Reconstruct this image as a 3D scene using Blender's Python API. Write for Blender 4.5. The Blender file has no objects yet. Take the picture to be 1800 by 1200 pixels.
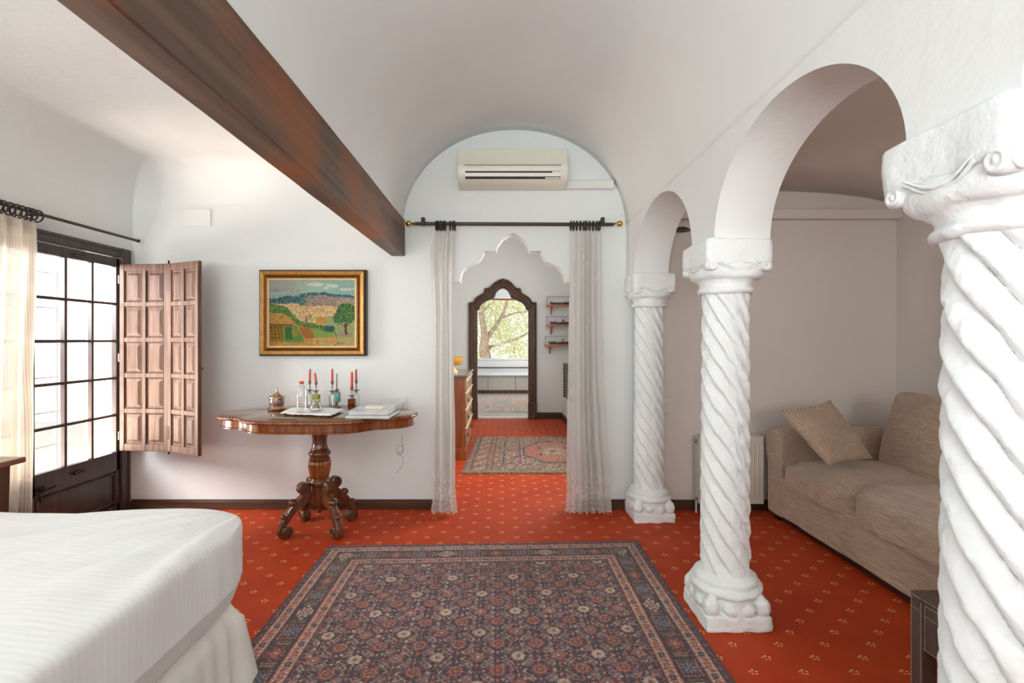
import bpy, bmesh, math, random
import numpy as np
from mathutils import Vector, Matrix, noise
PI = math.pi
random.seed(7)
SC = bpy.context.scene
COL = SC.collection

# ------------------------------------------------------------------ camera, world, lights, exposure
cam_d = bpy.data.cameras.new('camera'); cam = bpy.data.objects.new('camera', cam_d); COL.objects.link(cam)
cam.location = (0, 0, 1.3); cam.rotation_euler = (PI/2, 0, 0)
cam_d.sensor_width = 36; cam_d.lens = 17.0; cam_d.shift_x = 0.01; cam_d.shift_y = -0.00167
cam_d.clip_start = 0.02; cam_d.clip_end = 200
SC.camera = cam
SC.view_settings.view_transform = 'Standard'; SC.view_settings.look = 'None'
SC.view_settings.gamma = 1; SC.view_settings.use_curve_mapping = False
SC.view_settings.exposure = 0.27
world = bpy.data.worlds.new('world'); SC.world = world; world.use_nodes = True
wb = world.node_tree.nodes['Background']
wb.inputs[0].default_value = (0.93, 0.97, 1.0, 1); wb.inputs[1].default_value = 1.35

def area(name, loc, size, aim, power, color=(1, 1, 1)):
    l = bpy.data.lights.new(name, 'AREA'); l.shape = 'RECTANGLE'; l.size, l.size_y = size
    l.energy = power; l.color = color
    o = bpy.data.objects.new(name, l); COL.objects.link(o); o.location = loc
    o.rotation_euler = Vector(aim).to_track_quat('-Z', 'Z').to_euler()
    return o
area('daylight_french_window', (-3.75, 1.95, 2.3), (1.9, 1.5), (1, 0.4, -1.0), 370, (0.98, 0.985, 1.0))
area('daylight_terrace_bounce', (-3.75, 2.85, 0.25), (1.5, 1.0), (1, 0.15, 1.1), 150, (1.0, 0.86, 0.74))
area('fill_left', (-3.15, -0.2, 1.35), (1.7, 1.6), (1, 0, 0.3), 24, (0.94, 0.985, 1.0))  # added fill from an unseen opening in the left wall
area('fill_rear', (-0.6, -2.35, 1.75), (2.6, 1.5), (0.05, 1, 0.25), 16, (0.94, 0.985, 1.0))  # added soft fill from behind the camera, no known window there
area('fill_vault', (-0.6, -2.95, 0.75), (2.6, 1.3), (0.05, 1, 1.6), 350, (0.90, 0.985, 1.0))  # added upward fill to brighten the vault
area('daylight_hall_window', (1.45, 5.2, 1.75), (1.7, 1.5), (-1, 0, -0.2), 52, (1.0, 0.98, 0.95))
area('fill_alcove', (2.1, -1.1, 1.6), (0.95, 0.95), (0.02, 1, -0.05), 20, (1.0, 0.94, 0.88))  # added fill for the sofa and alcove wall, no known window
area('daylight_bath_side', (1.95, 10.4, 1.7), (2.0, 1.4), (-1, 0, -0.1), 45, (1, 1, 1))  # shines in through an unseen opening in the bathroom's right wall

# ------------------------------------------------------------------ helpers
def P(px, py, Y):
    return Vector(((px-882)*Y/850, Y, 1.3-(py-597)*Y/850))
def lin(c):
    f = lambda v: v/12.92 if v <= 0.04045 else ((v+0.055)/1.055)**2.4
    return tuple(f(v/255) for v in c)

class MB:
    """collects shapes and links them as ONE mesh object"""
    def __init__(s): s.v = []; s.f = []
    def add(s, vs, fs):
        n = len(s.v); s.v += [tuple(v) for v in vs]; s.f += [tuple(i+n for i in f) for f in fs]; return s
    def box(s, x0, x1, y0, y1, z0, z1, rot=None, piv=None):
        vs = [Vector((x, y, z)) for x in (x0, x1) for y in (y0, y1) for z in (z0, z1)]
        if rot is not None:
            c = Vector(piv) if piv else Vector(((x0+x1)/2, (y0+y1)/2, (z0+z1)/2))
            vs = [c + rot @ (v-c) for v in vs]
        return s.add(vs, [(0, 1, 3, 2), (4, 6, 7, 5), (0, 4, 5, 1), (2, 3, 7, 6), (0, 2, 6, 4), (1, 5, 7, 3)])
    def quad(s, a, b, c, d): return s.add([a, b, c, d], [(0, 1, 2, 3)])
    def tube(s, pts, r, n=10, caps=True):
        pts = [Vector(p) for p in pts]; m = len(pts)
        rs = r if isinstance(r, (list, tuple)) else [r]*m
        vs = []; prev = None
        for i, p in enumerate(pts):
            t = (pts[min(i+1, m-1)]-pts[max(i-1, 0)]).normalized()
            if prev is None:
                a = Vector((0, 0, 1)) if abs(t.z) < 0.9 else Vector((1, 0, 0))
                u = t.cross(a).normalized()
            else:
                u = (prev - t*prev.dot(t)).normalized()
            prev = u; w = t.cross(u)
            for k in range(n):
                an = 2*PI*k/n; vs.append(p + (u*math.cos(an)+w*math.sin(an))*rs[i])
        fs = [(i*n+k, i*n+(k+1) % n, (i+1)*n+(k+1) % n, (i+1)*n+k) for i in range(m-1) for k in range(n)]
        if caps: fs += [tuple(reversed(range(n))), tuple((m-1)*n+k for k in range(n))]
        return s.add(vs, fs)
    def lathe(s, prof, c, n=24, flute=None, axis='z', caps=True):
        """prof: list of (r, h); c: centre; flute(theta, r, h) -> r"""
        vs = []
        for r, h in prof:
            for k in range(n):
                a = 2*PI*k/n; rr = flute(a, r, h) if flute else r
                p = (rr*math.cos(a), rr*math.sin(a), h)
                if axis == 'y': p = (p[0], h, p[1])
                if axis == 'x': p = (h, p[0], p[1])
                vs.append((c[0]+p[0], c[1]+p[1], c[2]+p[2]))
        m = len(prof)
        fs = [(i*n+k, i*n+(k+1) % n, (i+1)*n+(k+1) % n, (i+1)*n+k) for i in range(m-1) for k in range(n)]
        if caps: fs += [tuple(reversed(range(n))), tuple((m-1)*n+k for k in range(n))]
        return s.add(vs, fs)
    def prism(s, poly, f0, f1):
        """poly: 2D outline; f0/f1 map a 2D point to the two 3D ends"""
        n = len(poly)
        vs = [f0(p) for p in poly]+[f1(p) for p in poly]
        fs = [tuple(reversed(range(n))), tuple(range(n, 2*n))]+[(i, (i+1) % n, n+(i+1) % n, n+i) for i in range(n)]
        return s.add(vs, fs)
    def torus(s, c, R, r, axis='x', n=16, m=7, a0=0, a1=2*PI):
        closed = abs(a1-a0-2*PI) < 1e-6
        cnt = n if closed else n+1; vs = []
        for i in range(cnt):
            a = a0+(a1-a0)*i/n
            for k in range(m):
                b = 2*PI*k/m; rr = R+r*math.cos(b); h = r*math.sin(b)
                p = {'x': (h, rr*math.cos(a), rr*math.sin(a)), 'y': (rr*math.cos(a), h, rr*math.sin(a)), 'z': (rr*math.cos(a), rr*math.sin(a), h)}[axis]
                vs.append((c[0]+p[0], c[1]+p[1], c[2]+p[2]))
        fs = []
        for i in range(n):
            j = (i+1) % cnt
            for k in range(m): fs.append((i*m+k, i*m+(k+1) % m, j*m+(k+1) % m, j*m+k))
        return s.add(vs, fs)
    def blob(s, c, sz, n=8, p=2.0, rot=None, warp=None, power=None):
        """rounded box (superellipsoid): half sizes sz, exponent p"""
        idx = {}; vs = []; fs = []
        def vid(u, v, w):
            k = (u, v, w)
            if k not in idx:
                q = Vector((2*u/n-1, 2*v/n-1, 2*w/n-1))
                L = (abs(q.x)**p+abs(q.y)**p+abs(q.z)**p)**(1/p)
                q = q/L; q0 = q.copy()
                q = Vector((q.x*sz[0], q.y*sz[1], q.z*sz[2]))
                if warp: q = warp(q, q0)
                if rot is not None: q = rot @ q
                idx[k] = len(vs); vs.append(Vector(c)+q)
            return idx[k]
        for a in range(n):
            for b in range(n):
                fs += [(vid(a, b, 0), vid(a, b+1, 0), vid(a+1, b+1, 0), vid(a+1, b, 0)), (vid(a, b, n), vid(a+1, b, n), vid(a+1, b+1, n), vid(a, b+1, n)),
                       (vid(a, 0, b), vid(a+1, 0, b), vid(a+1, 0, b+1), vid(a, 0, b+1)), (vid(a, n, b), vid(a, n, b+1), vid(a+1, n, b+1), vid(a+1, n, b)),
                       (vid(0, a, b), vid(0, a, b+1), vid(0, a+1, b+1), vid(0, a+1, b)), (vid(n, a, b), vid(n, a+1, b), vid(n, a+1, b+1), vid(n, a, b+1))]
        return s.add(vs, fs)
    def surf(s, f, nu, nv, closed_u=False):
        vs = [f(i/nu, j/nv) for j in range(nv+1) for i in range(nu+1)]
        fs = [(j*(nu+1)+i, j*(nu+1)+i+1, (j+1)*(nu+1)+i+1, (j+1)*(nu+1)+i) for j in range(nv) for i in range(nu)]
        return s.add(vs, fs)
    def rough(s, amp, scale, seed=0.0):
        s.v = [tuple(Vector(v)+amp*noise.noise_vector(Vector(v)*scale+Vector((seed, 0, 0)))) for v in s.v]
        return s
    def build(s, name, mat, parent=None, smooth=True, angle=38, bevel=0, seg=2, sub=0, solid=0, weld=False):
        off = Vector((0, 0, 0)); q = parent
        while q is not None: off += q.location; q = q.parent
        me = bpy.data.meshes.new(name)
        me.from_pydata([Vector(v)-off for v in s.v], [], s.f); me.validate(); 
        bm = bmesh.new(); bm.from_mesh(me)
        if weld: bmesh.ops.remove_doubles(bm, verts=bm.verts, dist=1e-5)
        bmesh.ops.recalc_face_normals(bm, faces=bm.faces)
        bm.to_mesh(me); bm.free()
        if smooth:
            me.polygons.foreach_set('use_smooth', [True]*len(me.polygons)); me.set_sharp_from_angle(angle=math.radians(angle))
        me.materials.append(mat)
        o = bpy.data.objects.new(name, me); COL.objects.link(o)
        if parent is not None: o.parent = parent
        if bevel:
            m = o.modifiers.new('bevel', 'BEVEL'); m.width = bevel; m.segments = seg; m.limit_method = 'ANGLE'; m.angle_limit = math.radians(40)
        if solid:
            m = o.modifiers.new('solid', 'SOLIDIFY'); m.thickness = solid
        if sub:
            m = o.modifiers.new('sub', 'SUBSURF'); m.levels = sub; m.render_levels = sub
        return o

def tag(o, label=None, cat=None, group=None, kind=None):
    if label: o['label'] = label
    if cat: o['category'] = cat
    if group: o['group'] = group
    if kind: o['kind'] = kind
    return o
def thing(name, label, cat, loc, group=None):
    o = bpy.data.objects.new(name, None); COL.objects.link(o); o.location = loc; o.empty_display_size = 0.05
    return tag(o, label, cat, group)
def struct(o): o['kind'] = 'structure'; return o
def copy_tree(o, parent=None):
    c = o.copy(); COL.objects.link(c)
    if parent is not None: c.parent = parent
    for ch in [x for x in COL.objects if x.parent == o]: copy_tree(ch, c)
    return c

# ------------------------------------------------------------------ materials
class NT:
    def __init__(s, name):
        s.m = bpy.data.materials.new(name); s.m.use_nodes = True; s.t = s.m.node_tree; s.n = s.t.nodes; s.l = s.t.links
        s.b = s.n['Principled BSDF']; s.out = s.n['Material Output']
    def node(s, typ, **kw):
        n = s.n.new(typ)
        for k, v in kw.items(): setattr(n, k, v)
        return n
    def link(s, a, b): s.l.new(a, b)
    def put(s, sock, v):
        if hasattr(v, 'is_output') or hasattr(v, 'links'): s.l.new(v, sock)
        else: sock.default_value = v
    def math(s, op, a, b=0.0, c=0.0):
        n = s.node('ShaderNodeMath', operation=op); s.put(n.inputs[0], a); s.put(n.inputs[1], b); s.put(n.inputs[2], c); return n.outputs[0]
    def coord(s, which='Object', scale=(1, 1, 1), rot=(0, 0, 0)):
        c = s.node('ShaderNodeTexCoord'); m = s.node('ShaderNodeMapping'); s.link(c.outputs[which], m.inputs[0])
        m.inputs['Scale'].default_value = scale; m.inputs['Rotation'].default_value = rot; return m.outputs[0]
    def noise(s, vec, scale, detail=4, rough=0.55, dist=0.0):
        n = s.node('ShaderNodeTexNoise'); s.link(vec, n.inputs['Vector']); n.inputs['Scale'].default_value = scale
        n.inputs['Detail'].default_value = detail; n.inputs['Roughness'].default_value = rough; n.inputs['Distortion'].default_value = dist; return n.outputs[0]
    def ramp(s, fac, stops, interp='LINEAR'):
        r = s.node('ShaderNodeValToRGB'); s.link(fac, r.inputs[0]); e = r.color_ramp.elements; r.color_ramp.interpolation = interp
        while len(e) < len(stops): e.new(0.5)
        for i, (p, c) in enumerate(stops):
            e[i].position = p; e[i].color = (*c, 1) if len(c) == 3 else c
        return r.outputs[0]
    def mix(s, fac, a, b, mode='MIX'):
        n = s.node('ShaderNodeMix', data_type='RGBA', blend_type=mode); s.put(n.inputs[0], fac)
        for k, v in ((6, a), (7, b)):
            if isinstance(v, tuple): n.inputs[k].default_value = (*v[:3], 1)
            else: s.link(v, n.inputs[k])
        return n.outputs[2]
    def bump(s, h, strength=0.3, dist=0.01):
        b = s.node('ShaderNodeBump'); s.link(h, b.inputs['Height']); b.inputs['Strength'].default_value = strength; b.inputs['Distance'].default_value = dist
        s.link(b.outputs[0], s.b.inputs['Normal']); return b
    def set(s, **kw):
        for k, v in kw.items():
            k = {'color': 'Base Color', 'rough': 'Roughness', 'metal': 'Metallic', 'trans': 'Transmission Weight', 'ior': 'IOR', 'sheen': 'Sheen Weight',
                 'sheenr': 'Sheen Roughness', 'coat': 'Coat Weight', 'spec': 'Specular IOR Level', 'alpha': 'Alpha', 'coatr': 'Coat Roughness', 'sheent': 'Sheen Tint'}[k]
            if isinstance(v, tuple): v = (*v[:3], 1)
            s.put(s.b.inputs[k], v)
        return s

def plain(name, color, rough=0.5, metal=0.0, var=0.08, scale=12, bump=0.0, bscale=60, **kw):
    n = NT(name); v = n.coord(); f = n.noise(v, scale)
    c2 = tuple(max(0, x*(1-var)) for x in color); c1 = tuple(min(1, x*(1+var)) for x in color)
    n.set(color=n.ramp(f, [(0.3, c2), (0.7, c1)]), rough=rough, metal=metal, **kw)
    if bump: n.bump(n.noise(v, bscale), bump, 0.004)
    return n.m
def plaster(name, color, amp=0.5, big=5, fine=28, dist=0.012):
    n = NT(name); v = n.coord()
    a = n.noise(v, big, 3); b = n.noise(v, fine, 6, 0.6)
    n.set(color=n.ramp(n.noise(v, 1.7, 5), [(0.3, tuple(x*0.965 for x in color)), (0.7, color)]), rough=0.75, spec=0.3)
    # trowel scratches
    s = n.noise(n.coord(scale=(1, 1, 1), rot=(0.5, 0.9, 0.4)), 3, 2); st = n.noise(n.coord(scale=(3, 40, 40), rot=(0.4, 0.7, 0.3)), 1.5, 2)
    h = n.math('ADD', n.math('MULTIPLY', a, 0.8), n.math('ADD', n.math('MULTIPLY', b, 0.25), n.math('MULTIPLY', n.math('MULTIPLY', s, st), 0.18)))
    n.bump(h, amp, dist)
    return n.m
def wood(name, c1, c2, axis=2, scale=1.0, rough=0.35, bump=0.15, coat=0.0, c3=None, spread=(0.3, 0.7)):
    n = NT(name); sc = [26*scale]*3; sc[axis] = 1.6*scale
    v = n.coord(scale=tuple(sc)); f = n.noise(v, 1.0, 6, 0.65, 0.6)
    g = n.noise(n.coord(), 2.2*scale, 3)
    col = n.ramp(f, [(spread[0], c1), (spread[1], c2)])
    if c3: col = n.mix(n.ramp(g, [(0.50, (0, 0, 0)), (0.66, (.8, .8, .8))]), col, c3)
    n.set(color=col, rough=rough, coat=coat, coatr=0.12); n.bump(f, bump, 0.003)
    return n.m
def glass(name, color=(1, 1, 1), rough=0.02, ior=1.45):
    n = NT(name); n.set(color=color, rough=rough, trans=1.0, ior=ior); return n.m
def pane_glass(name):
    n = NT(name); g = n.node('ShaderNodeBsdfGlossy'); g.inputs['Roughness'].default_value = 0.03
    t = n.node('ShaderNodeBsdfTransparent'); fr = n.node('ShaderNodeLayerWeight'); fr.inputs[0].default_value = 0.5
    m = n.node('ShaderNodeMixShader'); n.link(n.math('MULTIPLY_ADD', n.math('POWER', fr.outputs['Facing'], 5.0), 0.7, 0.005), m.inputs[0]); n.link(t.outputs[0], m.inputs[1]); n.link(g.outputs[0], m.inputs[2]); n.link(m.outputs[0], n.out.inputs[0])
    return n.m

WHITE = (0.785, 0.80, 0.785)
M = {}
M['wall'] = plaster('wall_plaster', WHITE, 0.45)
M['wall_alcove'] = plaster('warm_lit_alcove_plaster', (0.74, 0.69, 0.645), 0.35)  # warm light in the alcove is put into this plaster colour
M['vault'] = plaster('vault_plaster', (0.795, 0.81, 0.79), 0.3, 4, 16, 0.012)
M['column'] = plaster('column_plaster', (0.825, 0.855, 0.85), 0.8, 14, 48, 0.014)
M['darkwood'] = wood('dark_window_wood', lin((48, 38, 36)), lin((78, 66, 62)), 2, 1.0, 0.32, 0.1)
M['shutter'] = wood('shutter_wood', lin((70, 47, 36)), lin((132, 100, 82)), 2, 1.4, 0.58, 0.25, 0.0)
M['beam'] = wood('beam_wood', lin((66, 50, 40)), lin((120, 94, 74)), 1, 0.55, 0.55, 0.5, 0.0, lin((150, 80, 28)))
M['base'] = wood('baseboard_wood', lin((52, 34, 24)), lin((92, 64, 46)), 0, 0.8, 0.35, 0.1)
M['mahog'] = wood('mahogany', lin((84, 36, 14)), lin((160, 88, 40)), 2, 0.9, 0.22, 0.06, 0.4)
M['mahog_x'] = wood('mahogany_top', lin((104, 72, 54)), lin((146, 108, 86)), 0, 0.6, 0.13, 0.02, 0.7)  # wood lightened to carry the pale reflection on the table top
M['mahog_dark'] = wood('mahogany_carved', lin((60, 32, 18)), lin((124, 76, 46)), 2, 1.0, 0.25, 0.15, 0.4)
M['doorwood'] = wood('door_frame_wood', lin((50, 34, 26)), lin((104, 76, 58)), 2, 1.6, 0.45, 0.3)
M['chest'] = wood('chest_wood', lin((110, 48, 16)), lin((168, 92, 38)), 2, 0.7, 0.28, 0.05, 0.3)
M['chest_top'] = wood('chest_top_wood', lin((92, 74, 62)), lin((130, 108, 92)), 0, 0.7, 0.25, 0.03, 0.4)
M['chest_front'] = wood('chest_drawer_wood', lin((120, 84, 62)), lin((176, 142, 118)), 1, 0.7, 0.3, 0.05, 0.3)
M['desk'] = wood('desk_wood', lin((92, 56, 36)), lin((134, 90, 64)), 1, 0.8, 0.3, 0.05, 0.3)
M['desk_leg'] = wood('desk_leg_wood', lin((70, 44, 32)), lin((104, 72, 56)), 2, 0.8, 0.35, 0.05, 0.2)
M['shelfwood'] = wood('shelf_wood', lin((150, 72, 20)), lin((196, 112, 44)), 0, 1.0, 0.3, 0.05, 0.3)
M['iron'] = plain('black_iron', (0.025, 0.02, 0.02), 0.4, 0.6)
M['rodmat'] = plain('dark_rod', (0.035, 0.022, 0.02), 0.35)
M['brass'] = plain('brass', (0.62, 0.38, 0.10), 0.22, 1.0)
M['copper'] = plain('copper_gilt', (0.62, 0.40, 0.26), 0.28, 1.0)
M['pewter'] = plain('pewter', (0.32, 0.27, 0.23), 0.45, 0.8)
M['gold'] = plain('gold_leaf', lin((206, 156, 82)), 0.38, 0.5, 0.2, 40)
M['gold_dark'] = plain('antique_gold', lin((120, 74, 26)), 0.4, 0.5, 0.2, 40)
M['cream'] = plain('cream_liner', lin((232, 200, 150)), 0.5)
M['black'] = plain('black_lacquer', (0.02, 0.014, 0.012), 0.35)
M['acbody'] = plain('ac_plastic', lin((222, 218, 202)), 0.35, 0, 0.02)
M['acdark'] = plain('ac_slot_dark', (0.03, 0.025, 0.02), 0.6)
M['grey'] = plain('grey_mark', (0.35, 0.34, 0.33), 0.5)
M['plastic'] = plain('white_plastic', (0.72, 0.71, 0.66), 0.35, 0, 0.02)
M['radiator'] = plain('radiator_enamel', lin((214, 208, 196)), 0.35, 0, 0.02)
M['conduit'] = plain('conduit_paint', (0.74, 0.72, 0.68), 0.5, 0, 0.02)
M['red_wax'] = plain('red_wax', lin((206, 62, 32)), 0.4, 0, 0.1)
M['grey_wax'] = plain('dark_wax', lin((104, 90, 82)), 0.5)
def thin_glass(name, col, fac):
    n = NT(name); g = n.node('ShaderNodeBsdfGlossy'); g.inputs['Roughness'].default_value = 0.05
    t = n.node('ShaderNodeBsdfTransparent'); t.inputs[0].default_value = (*col, 1)
    lw = n.node('ShaderNodeLayerWeight'); lw.inputs[0].default_value = fac
    m = n.node('ShaderNodeMixShader'); n.link(n.math('MULTIPLY_ADD', lw.outputs['Facing'], 0.75, 0.06), m.inputs[0]); n.link(t.outputs[0], m.inputs[1]); n.link(g.outputs[0], m.inputs[2]); n.link(m.outputs[0], n.out.inputs[0])
    return n.m
M['clear'] = thin_glass('clear_glass', (0.97, 0.98, 0.98), 0.4)
M['amber'] = glass('amber_glass', lin((140, 70, 24)), 0.05)
M['tealtile'] = plain('teal_enamel', lin((70, 168, 160)), 0.3)
M['greentile'] = plain('green_enamel', lin((140, 140, 40)), 0.3, 0, 0.3, 60)
M['water_cap'] = plain('red_cap', lin((214, 60, 24)), 0.4)
M['napkin'] = plain('white_napkin', (0.86, 0.86, 0.85), 0.8, 0, 0.02, bump=0.4, bscale=120)
M['potpourri'] = plain('dried_petals', lin((150, 92, 82)), 0.8, 0, 0.5, 90)
M['book_blue'] = plain('book_cover_blue', lin((190, 200, 210)), 0.25, 0, 0.25, 22)
M['book_teal'] = plain('book_cover_teal', lin((60, 140, 140)), 0.3)
M['pages'] = plain('book_pages', lin((214, 206, 196)), 0.7)
M['paper'] = plain('cream_box', lin((230, 220, 200)), 0.5)
M['pane'] = pane_glass('window_glass')
M['exterior'] = plaster('exterior_render', (0.68, 0.62, 0.55), 0.6, 8, 30)
M['terrace'] = plain('terrace_stone', (0.6, 0.55, 0.48), 0.8)
M['tub'] = plain('bath_enamel', (0.82, 0.82, 0.82), 0.2, 0, 0.01)
M['tubpanel'] = plain('bath_panel_stone', lin((176, 168, 158)), 0.45, 0, 0.06)
M['lampdark'] = plain('lamp_bronze', (0.06, 0.05, 0.045), 0.4, 0.7)
M['bark'] = plain('pale_bark', lin((176, 150, 134)), 0.85, 0, 0.3, 3, 0.6, 14)
M['bowl'] = plain('yellow_ceramic', lin((214, 160, 60)), 0.25, 0, 0.15)
M['shipgrey'] = plain('ship_model_paint', lin((104, 82, 74)), 0.5)
M['grille'] = plain('pale_grille_paint', (0.5, 0.48, 0.46), 0.5)
M['acrylic'] = pane_glass('case_acrylic')

def mat_leaf():
    n = NT('olive_leaves'); v = n.coord(); c = n.ramp(n.noise(v, 9, 2), [(0.3, lin((200, 204, 146))), (0.7, lin((238, 234, 196)))])
    d = n.node('ShaderNodeBsdfDiffuse'); t = n.node('ShaderNodeBsdfTranslucent'); m = n.node('ShaderNodeMixShader'); m.inputs[0].default_value = 0.6
    n.link(c, d.inputs[0]); n.link(c, t.inputs[0]); n.link(d.outputs[0], m.inputs[1]); n.link(t.outputs[0], m.inputs[2]); n.link(m.outputs[0], n.out.inputs[0]); return n.m
M['leaf'] = mat_leaf()

def mat_lace(name, col, hem):
    """woven lace: square net with denser flowers, and a dense scalloped hem"""
    n = NT(name); uv = n.coord('UV'); sep = n.node('ShaderNodeSeparateXYZ'); n.link(uv, sep.inputs[0]); u, v = sep.outputs[0], sep.outputs[1]
    su = n.math('ABSOLUTE', n.math('SINE', n.math('MULTIPLY', u, 330))); sv = n.math('ABSOLUTE', n.math('SINE', n.math('MULTIPLY', v, 330)))
    net = n.math('MAXIMUM', n.math('GREATER_THAN', su, 0.5), n.math('GREATER_THAN', sv, 0.5))
    vo = n.node('ShaderNodeTexVoronoi'); n.link(uv, vo.inputs['Vector']); vo.inputs['Scale'].default_value = 6.5
    fl = n.math('LESS_THAN', n.math('ADD', vo.outputs['Distance'], n.math('MULTIPLY', n.noise(uv, 70, 1), 0.16)), 0.24)
    ed = n.math('GREATER_THAN', n.noise(uv, 46, 2), 0.5)
    hemz = n.math('LESS_THAN', n.math('ADD', v, n.math('MULTIPLY', n.noise(uv, 5, 1), 0.25)), hem+0.1)
    v2 = n.node('ShaderNodeTexVoronoi'); n.link(uv, v2.inputs['Vector']); v2.inputs['Scale'].default_value = 26
    v3 = n.node('ShaderNodeTexVoronoi', feature='DISTANCE_TO_EDGE'); n.link(uv, v3.inputs['Vector']); v3.inputs['Scale'].default_value = 26
    ed = n.math('MAXIMUM', n.math('LESS_THAN', v2.outputs['Distance'], 0.26), n.math('LESS_THAN', v3.outputs['Distance'], 0.06))
    dense = n.math('MAXIMUM', fl, n.math('MULTIPLY', hemz, ed))
    solid = n.math('MAXIMUM', n.math('MULTIPLY', net, n.math('SUBTRACT', 1.0, hemz)), dense)
    tr = n.math('ADD', n.math('MULTIPLY', n.math('SUBTRACT', 1.0, solid), n.math('MULTIPLY_ADD', hemz, -0.42, 0.75)), 0.05)
    c = n.mix(dense, tuple(x*0.86 for x in col), col)
    d = n.node('ShaderNodeBsdfDiffuse'); t = n.node('ShaderNodeBsdfTranslucent'); m = n.node('ShaderNodeMixShader'); m.inputs[0].default_value = 0.42
    n.link(c, d.inputs[0]); n.link(c, t.inputs[0]); n.link(d.outputs[0], m.inputs[1]); n.link(t.outputs[0], m.inputs[2])
    tp = n.node('ShaderNodeBsdfTransparent'); m2 = n.node('ShaderNodeMixShader'); n.link(tr, m2.inputs[0]); n.link(m.outputs[0], m2.inputs[1]); n.link(tp.outputs[0], m2.inputs[2])
    b = n.node('ShaderNodeBump'); b.inputs['Strength'].default_value = 0.8; b.inputs['Distance'].default_value = 0.004; n.link(dense, b.inputs['Height']); n.link(b.outputs[0], d.inputs['Normal'])
    n.link(m2.outputs[0], n.out.inputs[0]); return n.m
M['lace'] = mat_lace('white_lace', (0.86, 0.84, 0.80), 0.26)
M['lace_cream'] = mat_lace('cream_lace', (0.60, 0.53, 0.45), 0.12)

def mat_carpet():
    n = NT('red_carpet'); c = n.node('ShaderNodeTexCoord'); sep = n.node('ShaderNodeSeparateXYZ'); n.link(c.outputs['Object'], sep.inputs[0])
    X, Y = sep.outputs[0], sep.outputs[1]; SX, SY = 0.197, 0.172
    def sprig(ox, oy):
        a = n.math('MULTIPLY', n.math('SUBTRACT', n.math('FRACT', n.math('ADD', n.math('DIVIDE', X, SX), ox)), 0.5), SX)
        b = n.math('MULTIPLY', n.math('SUBTRACT', n.math('FRACT', n.math('ADD', n.math('DIVIDE', Y, SY), oy)), 0.5), SY)
        def dot(x, y, rx, ry):
            dx = n.math('DIVIDE', n.math('SUBTRACT', a, x), rx); dy = n.math('DIVIDE', n.math('SUBTRACT', b, y), ry)
            return n.math('LESS_THAN', n.math('ADD', n.math('MULTIPLY', dx, dx), n.math('MULTIPLY', dy, dy)), 1.0)
        r = dot(-0.013, 0.004, 0.006, 0.004)
        for q in ((0.0, 0.012, 0.005, 0.006), (0.013, 0.004, 0.006, 0.004), (-0.007, -0.009, 0.0035, 0.005), (0.008, -0.010, 0.006, 0.0035)): r = n.math('MAXIMUM', r, dot(*q))
        return r
    s = n.math('MAXIMUM', sprig(0, 0), sprig(0.5, 0.5))
    v = n.coord(); f = n.noise(v, 3, 4); g = n.noise(v, 160, 3, 0.7)
    base = n.ramp(f, [(0.3, lin((180, 52, 4))), (0.7, lin((198, 68, 8)))])
    base = n.mix(n.math('MULTIPLY', g, 0.35), base, lin((134, 30, 2)))
    n.set(color=n.mix(n.math('MULTIPLY', s, 0.8), base, lin((236, 200, 130))), rough=0.62, spec=0.32, sheen=0.12, sheenr=0.35, sheent=lin((240, 150, 120)))
    n.bump(g, 0.6, 0.004); return n.m
M['carpet'] = mat_carpet()

def mat_sofa(name, rot=(0, 0, 0), wx=1.0, wz=1.0, wv=9.0):
    """corded chenille: fine uneven cords running along the sofa"""
    n = NT(name); c = n.coord(rot=rot); sep = n.node('ShaderNodeSeparateXYZ'); n.link(c, sep.inputs[0])
    ws = n.coord(scale=(14, 3, 14), rot=rot); wob = n.noise(ws, 1.0, 3)
    ph = n.math('ADD', n.math('MULTIPLY', n.math('ADD', n.math('MULTIPLY', sep.outputs[0], wx), n.math('MULTIPLY', sep.outputs[2], wz)), 2*PI/0.0085), n.math('MULTIPLY', wob, wv))
    cord = n.math('MULTIPLY_ADD', n.math('SINE', ph), 0.5, 0.5)
    v = n.coord(scale=(200, 9, 200), rot=rot); f = n.noise(v, 1.0, 3, 0.6, 0.3)
    pt = n.noise(n.coord(scale=(9, 3, 9), rot=rot), 1.0, 2)
    amp = n.math('MULTIPLY', n.math('SUBTRACT', cord, 0.5), n.math('MULTIPLY_ADD', pt, 1.3, -0.30))
    h = n.math('ADD', amp, n.math('MULTIPLY_ADD', f, 0.75, 0.125))
    col = n.ramp(h, [(0.24, lin((122, 96, 76))), (0.5, lin((190, 162, 140))), (0.72, lin((240, 218, 196)))])
    g = n.noise(n.coord(), 5, 3)
    n.set(color=n.mix(0.3, col, n.ramp(g, [(0.3, lin((160, 134, 114))), (0.7, lin((192, 168, 146)))])), rough=0.9, sheen=0.3, sheenr=0.5, spec=0.15)
    n.bump(h, 0.8, 0.006); return n.m
M['sofa'] = mat_sofa('ribbed_chenille')
M['sofa_arm'] = mat_sofa('ribbed_chenille_arm', (0, 0, 0), 0.0, 1.0)
M['pillow'] = mat_sofa('ribbed_chenille_pillow', (0.0, 0.75, 0.0), 0.2, 1.0, 4.0)

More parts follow.
